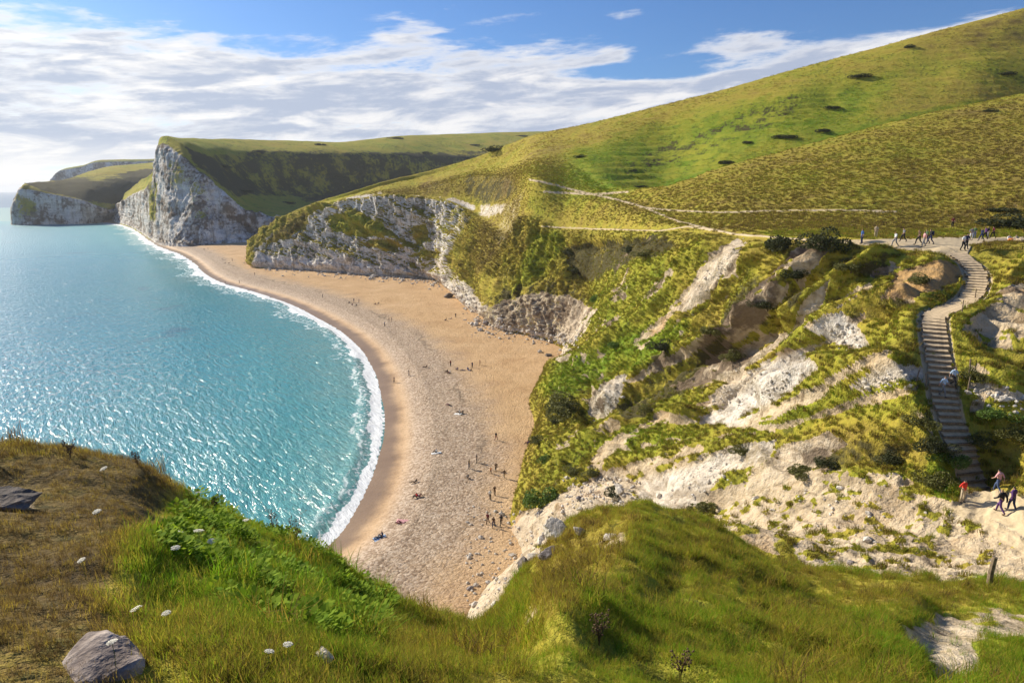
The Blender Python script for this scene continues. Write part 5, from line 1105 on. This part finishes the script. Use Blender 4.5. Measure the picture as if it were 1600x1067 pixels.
for i, (x, y, s_, l) in enumerate(umb):
    loc, n, _ = hit(x, y + 12); s_ = s_ * .85 * max(.55, (loc - CAM).length / 9.0) + .08
    o = empty('wild_carrot', loc, i * 1.1); o.scale = (s_,) * 3; o.rotation_euler = (random.uniform(-.15, .15), random.uniform(-.15, .15), i)
    mesh_obj('stem', US, o); f = mesh_obj('flower_head', UM[i % 3], o); f.location = (0, 0, .30); f.rotation_euler = (random.uniform(-.3, .3), random.uniform(-.3, .3), 0)
    tag(o, l, 'flower', 'wild carrot flowers in the turf')
def dry_plant(px, py, h, seed, label, spread=.5):
    loc, n, _ = hit(px, py); rs_ = np.random.default_rng(seed); bm = bmesh.new(); sd_ = bmesh.new()
    for i in range(5):
        a = rs_.uniform(0, 6.28); hh = h * rs_.uniform(.7, 1.05); lx, ly = math.cos(a) * spread * .3 * h, math.sin(a) * spread * .3 * h
        pts = [Vector((lx * t * t * 1.1, ly * t * t * 1.1, -.05 + hh * t)) for t in (0, .35, .7, 1)]
        bm_tube(bm, pts, [.006, .0045, .0035, .002], 5)
        for k_ in range(11):
            t = rs_.uniform(.4, 1.0); p = pts[0].lerp(pts[-1], t); p = Vector((lx * t * t * 1.1, ly * t * t * 1.1, -.05 + hh * t)); b = rs_.uniform(0, 6.28); L = .14 * h * rs_.uniform(.5, 1.2)
            e = p + Vector((math.cos(b) * L, math.sin(b) * L, L * .8)); bm_tube(bm, [p, e], [.0022, .0014], 3)
            bmesh.ops.create_icosphere(sd_, subdivisions=1, radius=.011 * rs_.uniform(.7, 1.4), matrix=Matrix.Translation(e))
    o = empty('dry_weed', loc); mesh_obj('stalk', from_bm('stalk', bm, drym), o); mesh_obj('seed_heads', from_bm('seed_heads', sd_, drym), o)
    return tag(o, label, 'plant', 'dry weeds on the headland')
dry_plant(430, 838, .62, 1, 'tall dry weed on the mound edge against the bay, left of two'); dry_plant(464, 852, .68, 2, 'tall dry weed on the mound edge against the bay, right of two'); dry_plant(110, 716, .35, 3, 'short dry weed on the crest of the mound against the sea'); dry_plant(337, 796, .3, 4, 'small dry weed on the mound edge below the crest'); dry_plant(936, 1008, .5, 5, 'dark dry weed standing in the pale grass of the hollow'); dry_plant(1062, 1062, .45, 6, 'dark dry weed at the bottom edge in the combed grass'); dry_plant(215, 728, .3, 7, 'dry weed at the right end of the mound crest')

# ------------------------------------------------------------------ grass and herbs: too many to count
def blade_material(name, stops, tr=.5, glow=1.0):
    m, nt = new_mat(name)
    lu = nt.attr('lush', 'Fac', 'INSTANCER'); rnd = nt.node('ShaderNodeObjectInfo').outputs['Random']; isl = nt.node('ShaderNodeNewGeometry').outputs['Random Per Island']
    f = nt.add(nt.add(nt.mul(lu, .72), nt.mul(nt.sub(rnd, .5), .42)), nt.add(nt.mul(nt.sub(isl, .5), .62), .14))
    c = nt.ramp(f, stops); finish(nt, c, .8, None, .08, (tr, nt.vmath('MULTIPLY', c, (1.45 * glow, 1.4 * glow, 1.2 * glow)))); return m
GRASS = blade_material('grass_blades', [(0, (.085, .058, .028)), (.2, (.165, .115, .042)), (.42, (.335, .258, .042)), (.6, (.27, .275, .028)), (.82, (.155, .24, .017)), (1, (.13, .27, .012))])
SLOPE = blade_material('slope_grass_blades', [(0, (.075, .052, .026)), (.2, (.14, .098, .036)), (.42, (.285, .22, .036)), (.6, (.23, .235, .024)), (.82, (.135, .21, .015)), (1, (.11, .24, .010))], .42, .8)
HERB = blade_material('herb_leaves', [(0, (.10, .12, .02)), (.5, (.15, .26, .018)), (1, (.30, .40, .03))], .4)
def tuft(name, n, h, spread, w, mat, seed, bend=.5, segs=2):
    rs_ = np.random.default_rng(seed); V, Fc = [], []
    for i in range(n):
        a, b = rs_.uniform(0, 6.28, 2); r = spread * math.sqrt(rs_.uniform()); p = np.array([math.cos(a) * r, math.sin(a) * r, -.04 * h])
        hh = h * rs_.uniform(.55, 1.1); d = np.array([math.cos(b), math.sin(b), 0]); sd_ = np.array([-d[1], d[0], 0]) * w * .5 * rs_.uniform(.7, 1.3); k_ = len(V); bn = bend * rs_.uniform(.3, 1.3)
        for j in range(segs):
            t = j / segs; c = p + d * hh * bn * t * t + np.array([0, 0, hh * t * (1 - .25 * bn * t)]); V += [c - sd_ * (1 - t * .5), c + sd_ * (1 - t * .5)]
        V.append(p + d * hh * bn + np.array([0, 0, hh * (1 - .25 * bn)]))
        for j in range(segs - 1): q = k_ + 2 * j; Fc.append((q, q + 1, q + 3, q + 2))
        q = k_ + 2 * (segs - 1); Fc.append((q, q + 1, q + 2))
    me = bpy.data.meshes.new(name); me.from_pydata([tuple(v) for v in V], [], Fc); me.materials.append(mat); return me
def herb(name, n, seed):
    rs_ = np.random.default_rng(seed); V, Fc = [], []
    for i in range(n):
        a = rs_.uniform(0, 6.28); r = .10 * math.sqrt(rs_.uniform()); c = np.array([math.cos(a) * r, math.sin(a) * r, rs_.uniform(.03, .17) * (1 - r * 4)])
        d = np.array([math.cos(a), math.sin(a), rs_.uniform(.1, 1.0)]); d /= np.linalg.norm(d); s_ = np.cross(d, [0, 0, 1]); s_ /= np.linalg.norm(s_); L = rs_.uniform(.030, .062); W = L * .36; k_ = len(V)
        V += [c, c + d * L * .5 + s_ * W, c + d * L, c + d * L * .5 - s_ * W]; Fc.append((k_, k_ + 1, k_ + 2, k_ + 3))
    me = bpy.data.meshes.new(name); me.from_pydata([tuple(v) for v in V], [], Fc); me.materials.append(HERB); return me
def source(name, meshes):
    c = bpy.data.collections.new(name)
    for m_ in meshes: c.objects.link(bpy.data.objects.new(m_.name, m_))
    return c
def scatter(name, target, dens, dmax, src, smin, smax, tilt, seed, sattr=None, lean=(0, 0)):
    ng = bpy.data.node_groups.new(name, 'GeometryNodeTree'); ng.interface.new_socket('Geometry', in_out='OUTPUT', socket_type='NodeSocketGeometry')
    N, L = ng.nodes, ng.links
    oi = N.new('GeometryNodeObjectInfo'); oi.inputs[0].default_value = target; oi.transform_space = 'RELATIVE'
    dp = N.new('GeometryNodeDistributePointsOnFaces'); L.new(oi.outputs['Geometry'], dp.inputs['Mesh']); dp.inputs['Seed'].default_value = seed
    na = N.new('GeometryNodeInputNamedAttribute'); na.data_type = 'FLOAT'; na.inputs['Name'].default_value = dens
    mu = N.new('ShaderNodeMath'); mu.operation = 'MULTIPLY'; L.new(na.outputs['Attribute'], mu.inputs[0]); mu.inputs[1].default_value = dmax; L.new(mu.outputs[0], dp.inputs['Density'])
    ci = N.new('GeometryNodeCollectionInfo'); ci.inputs[0].default_value = src; ci.inputs['Separate Children'].default_value = True; ci.inputs['Reset Children'].default_value = True
    ip = N.new('GeometryNodeInstanceOnPoints'); L.new(dp.outputs['Points'], ip.inputs['Points']); L.new(ci.outputs[0], ip.inputs['Instance']); ip.inputs['Pick Instance'].default_value = True
    rv = N.new('FunctionNodeRandomValue'); rv.data_type = 'FLOAT_VECTOR'; rv.inputs[0].default_value = (lean[0] - tilt, lean[1] - tilt, 0); rv.inputs[1].default_value = (lean[0] + tilt, lean[1] + tilt, 6.283); L.new(rv.outputs[0], ip.inputs['Rotation'])
    rs_ = N.new('FunctionNodeRandomValue'); rs_.data_type = 'FLOAT'; rs_.inputs[2].default_value = smin; rs_.inputs[3].default_value = smax; rs_.inputs['Seed'].default_value = 5
    so = rs_.outputs[1]
    if sattr:
        n2 = N.new('GeometryNodeInputNamedAttribute'); n2.data_type = 'FLOAT'; n2.inputs['Name'].default_value = sattr
        m2 = N.new('ShaderNodeMath'); m2.operation = 'MULTIPLY'; L.new(so, m2.inputs[0]); L.new(n2.outputs['Attribute'], m2.inputs[1]); so = m2.outputs[0]
    L.new(so, ip.inputs['Scale'])
    out = N.new('NodeGroupOutput'); L.new(ip.outputs[0], out.inputs[0])
    me = bpy.data.meshes.new(name); o = bpy.data.objects.new(name, me); COL.objects.link(o)
    md = o.modifiers.new('scatter', 'NODES'); md.node_group = ng; o['kind'] = 'stuff'
    return o
near_src = source('turf_tufts', [tuft('turf_tuft', 20, .30, .13, .008, GRASS, 80 + i, .7, 2) for i in range(4)])
slope_src = source('slope_tussocks', [tuft('tussock', 46,   .42, .34, .034, SLOPE, 90 + i, .75, 2) for i in range(4)])
hill_src = source('hill_tussocks', [tuft('hill_tussock', 26, .34, .55, .10, GRASS, 95 + i, .8, 1) for i in range(3)])
herb_src = source('herbs', [herb('herb', 60, 70 + i) for i in range(3)])
grass = scatter('grass', fgo, 'gdens', 1.0, near_src, .6, 1.45, .25, 3, 'tall', (.1, .15))
herbs = scatter('herbs', fgo, 'hdens', 1.0, herb_src, .8, 1.8, .2, 4)
clump_src = source('grass_clumps', [tuft('grass_clump', 70, .40, .22, .012, GRASS, 60 + i, .8, 3) for i in range(3)])
grass_clumps = scatter('grass_clumps', fgo, 'cldens', 1.5, clump_src, .45, 1.1, .25, 9)
slope_grass = scatter('slope_grass', bluff, 'cover', 3.6, slope_src, .45, 1.2, .2, 5)
hill_grass = scatter('hill_grass', bluff, 'hill', .34, hill_src, .6, 1.4, .2, 6)
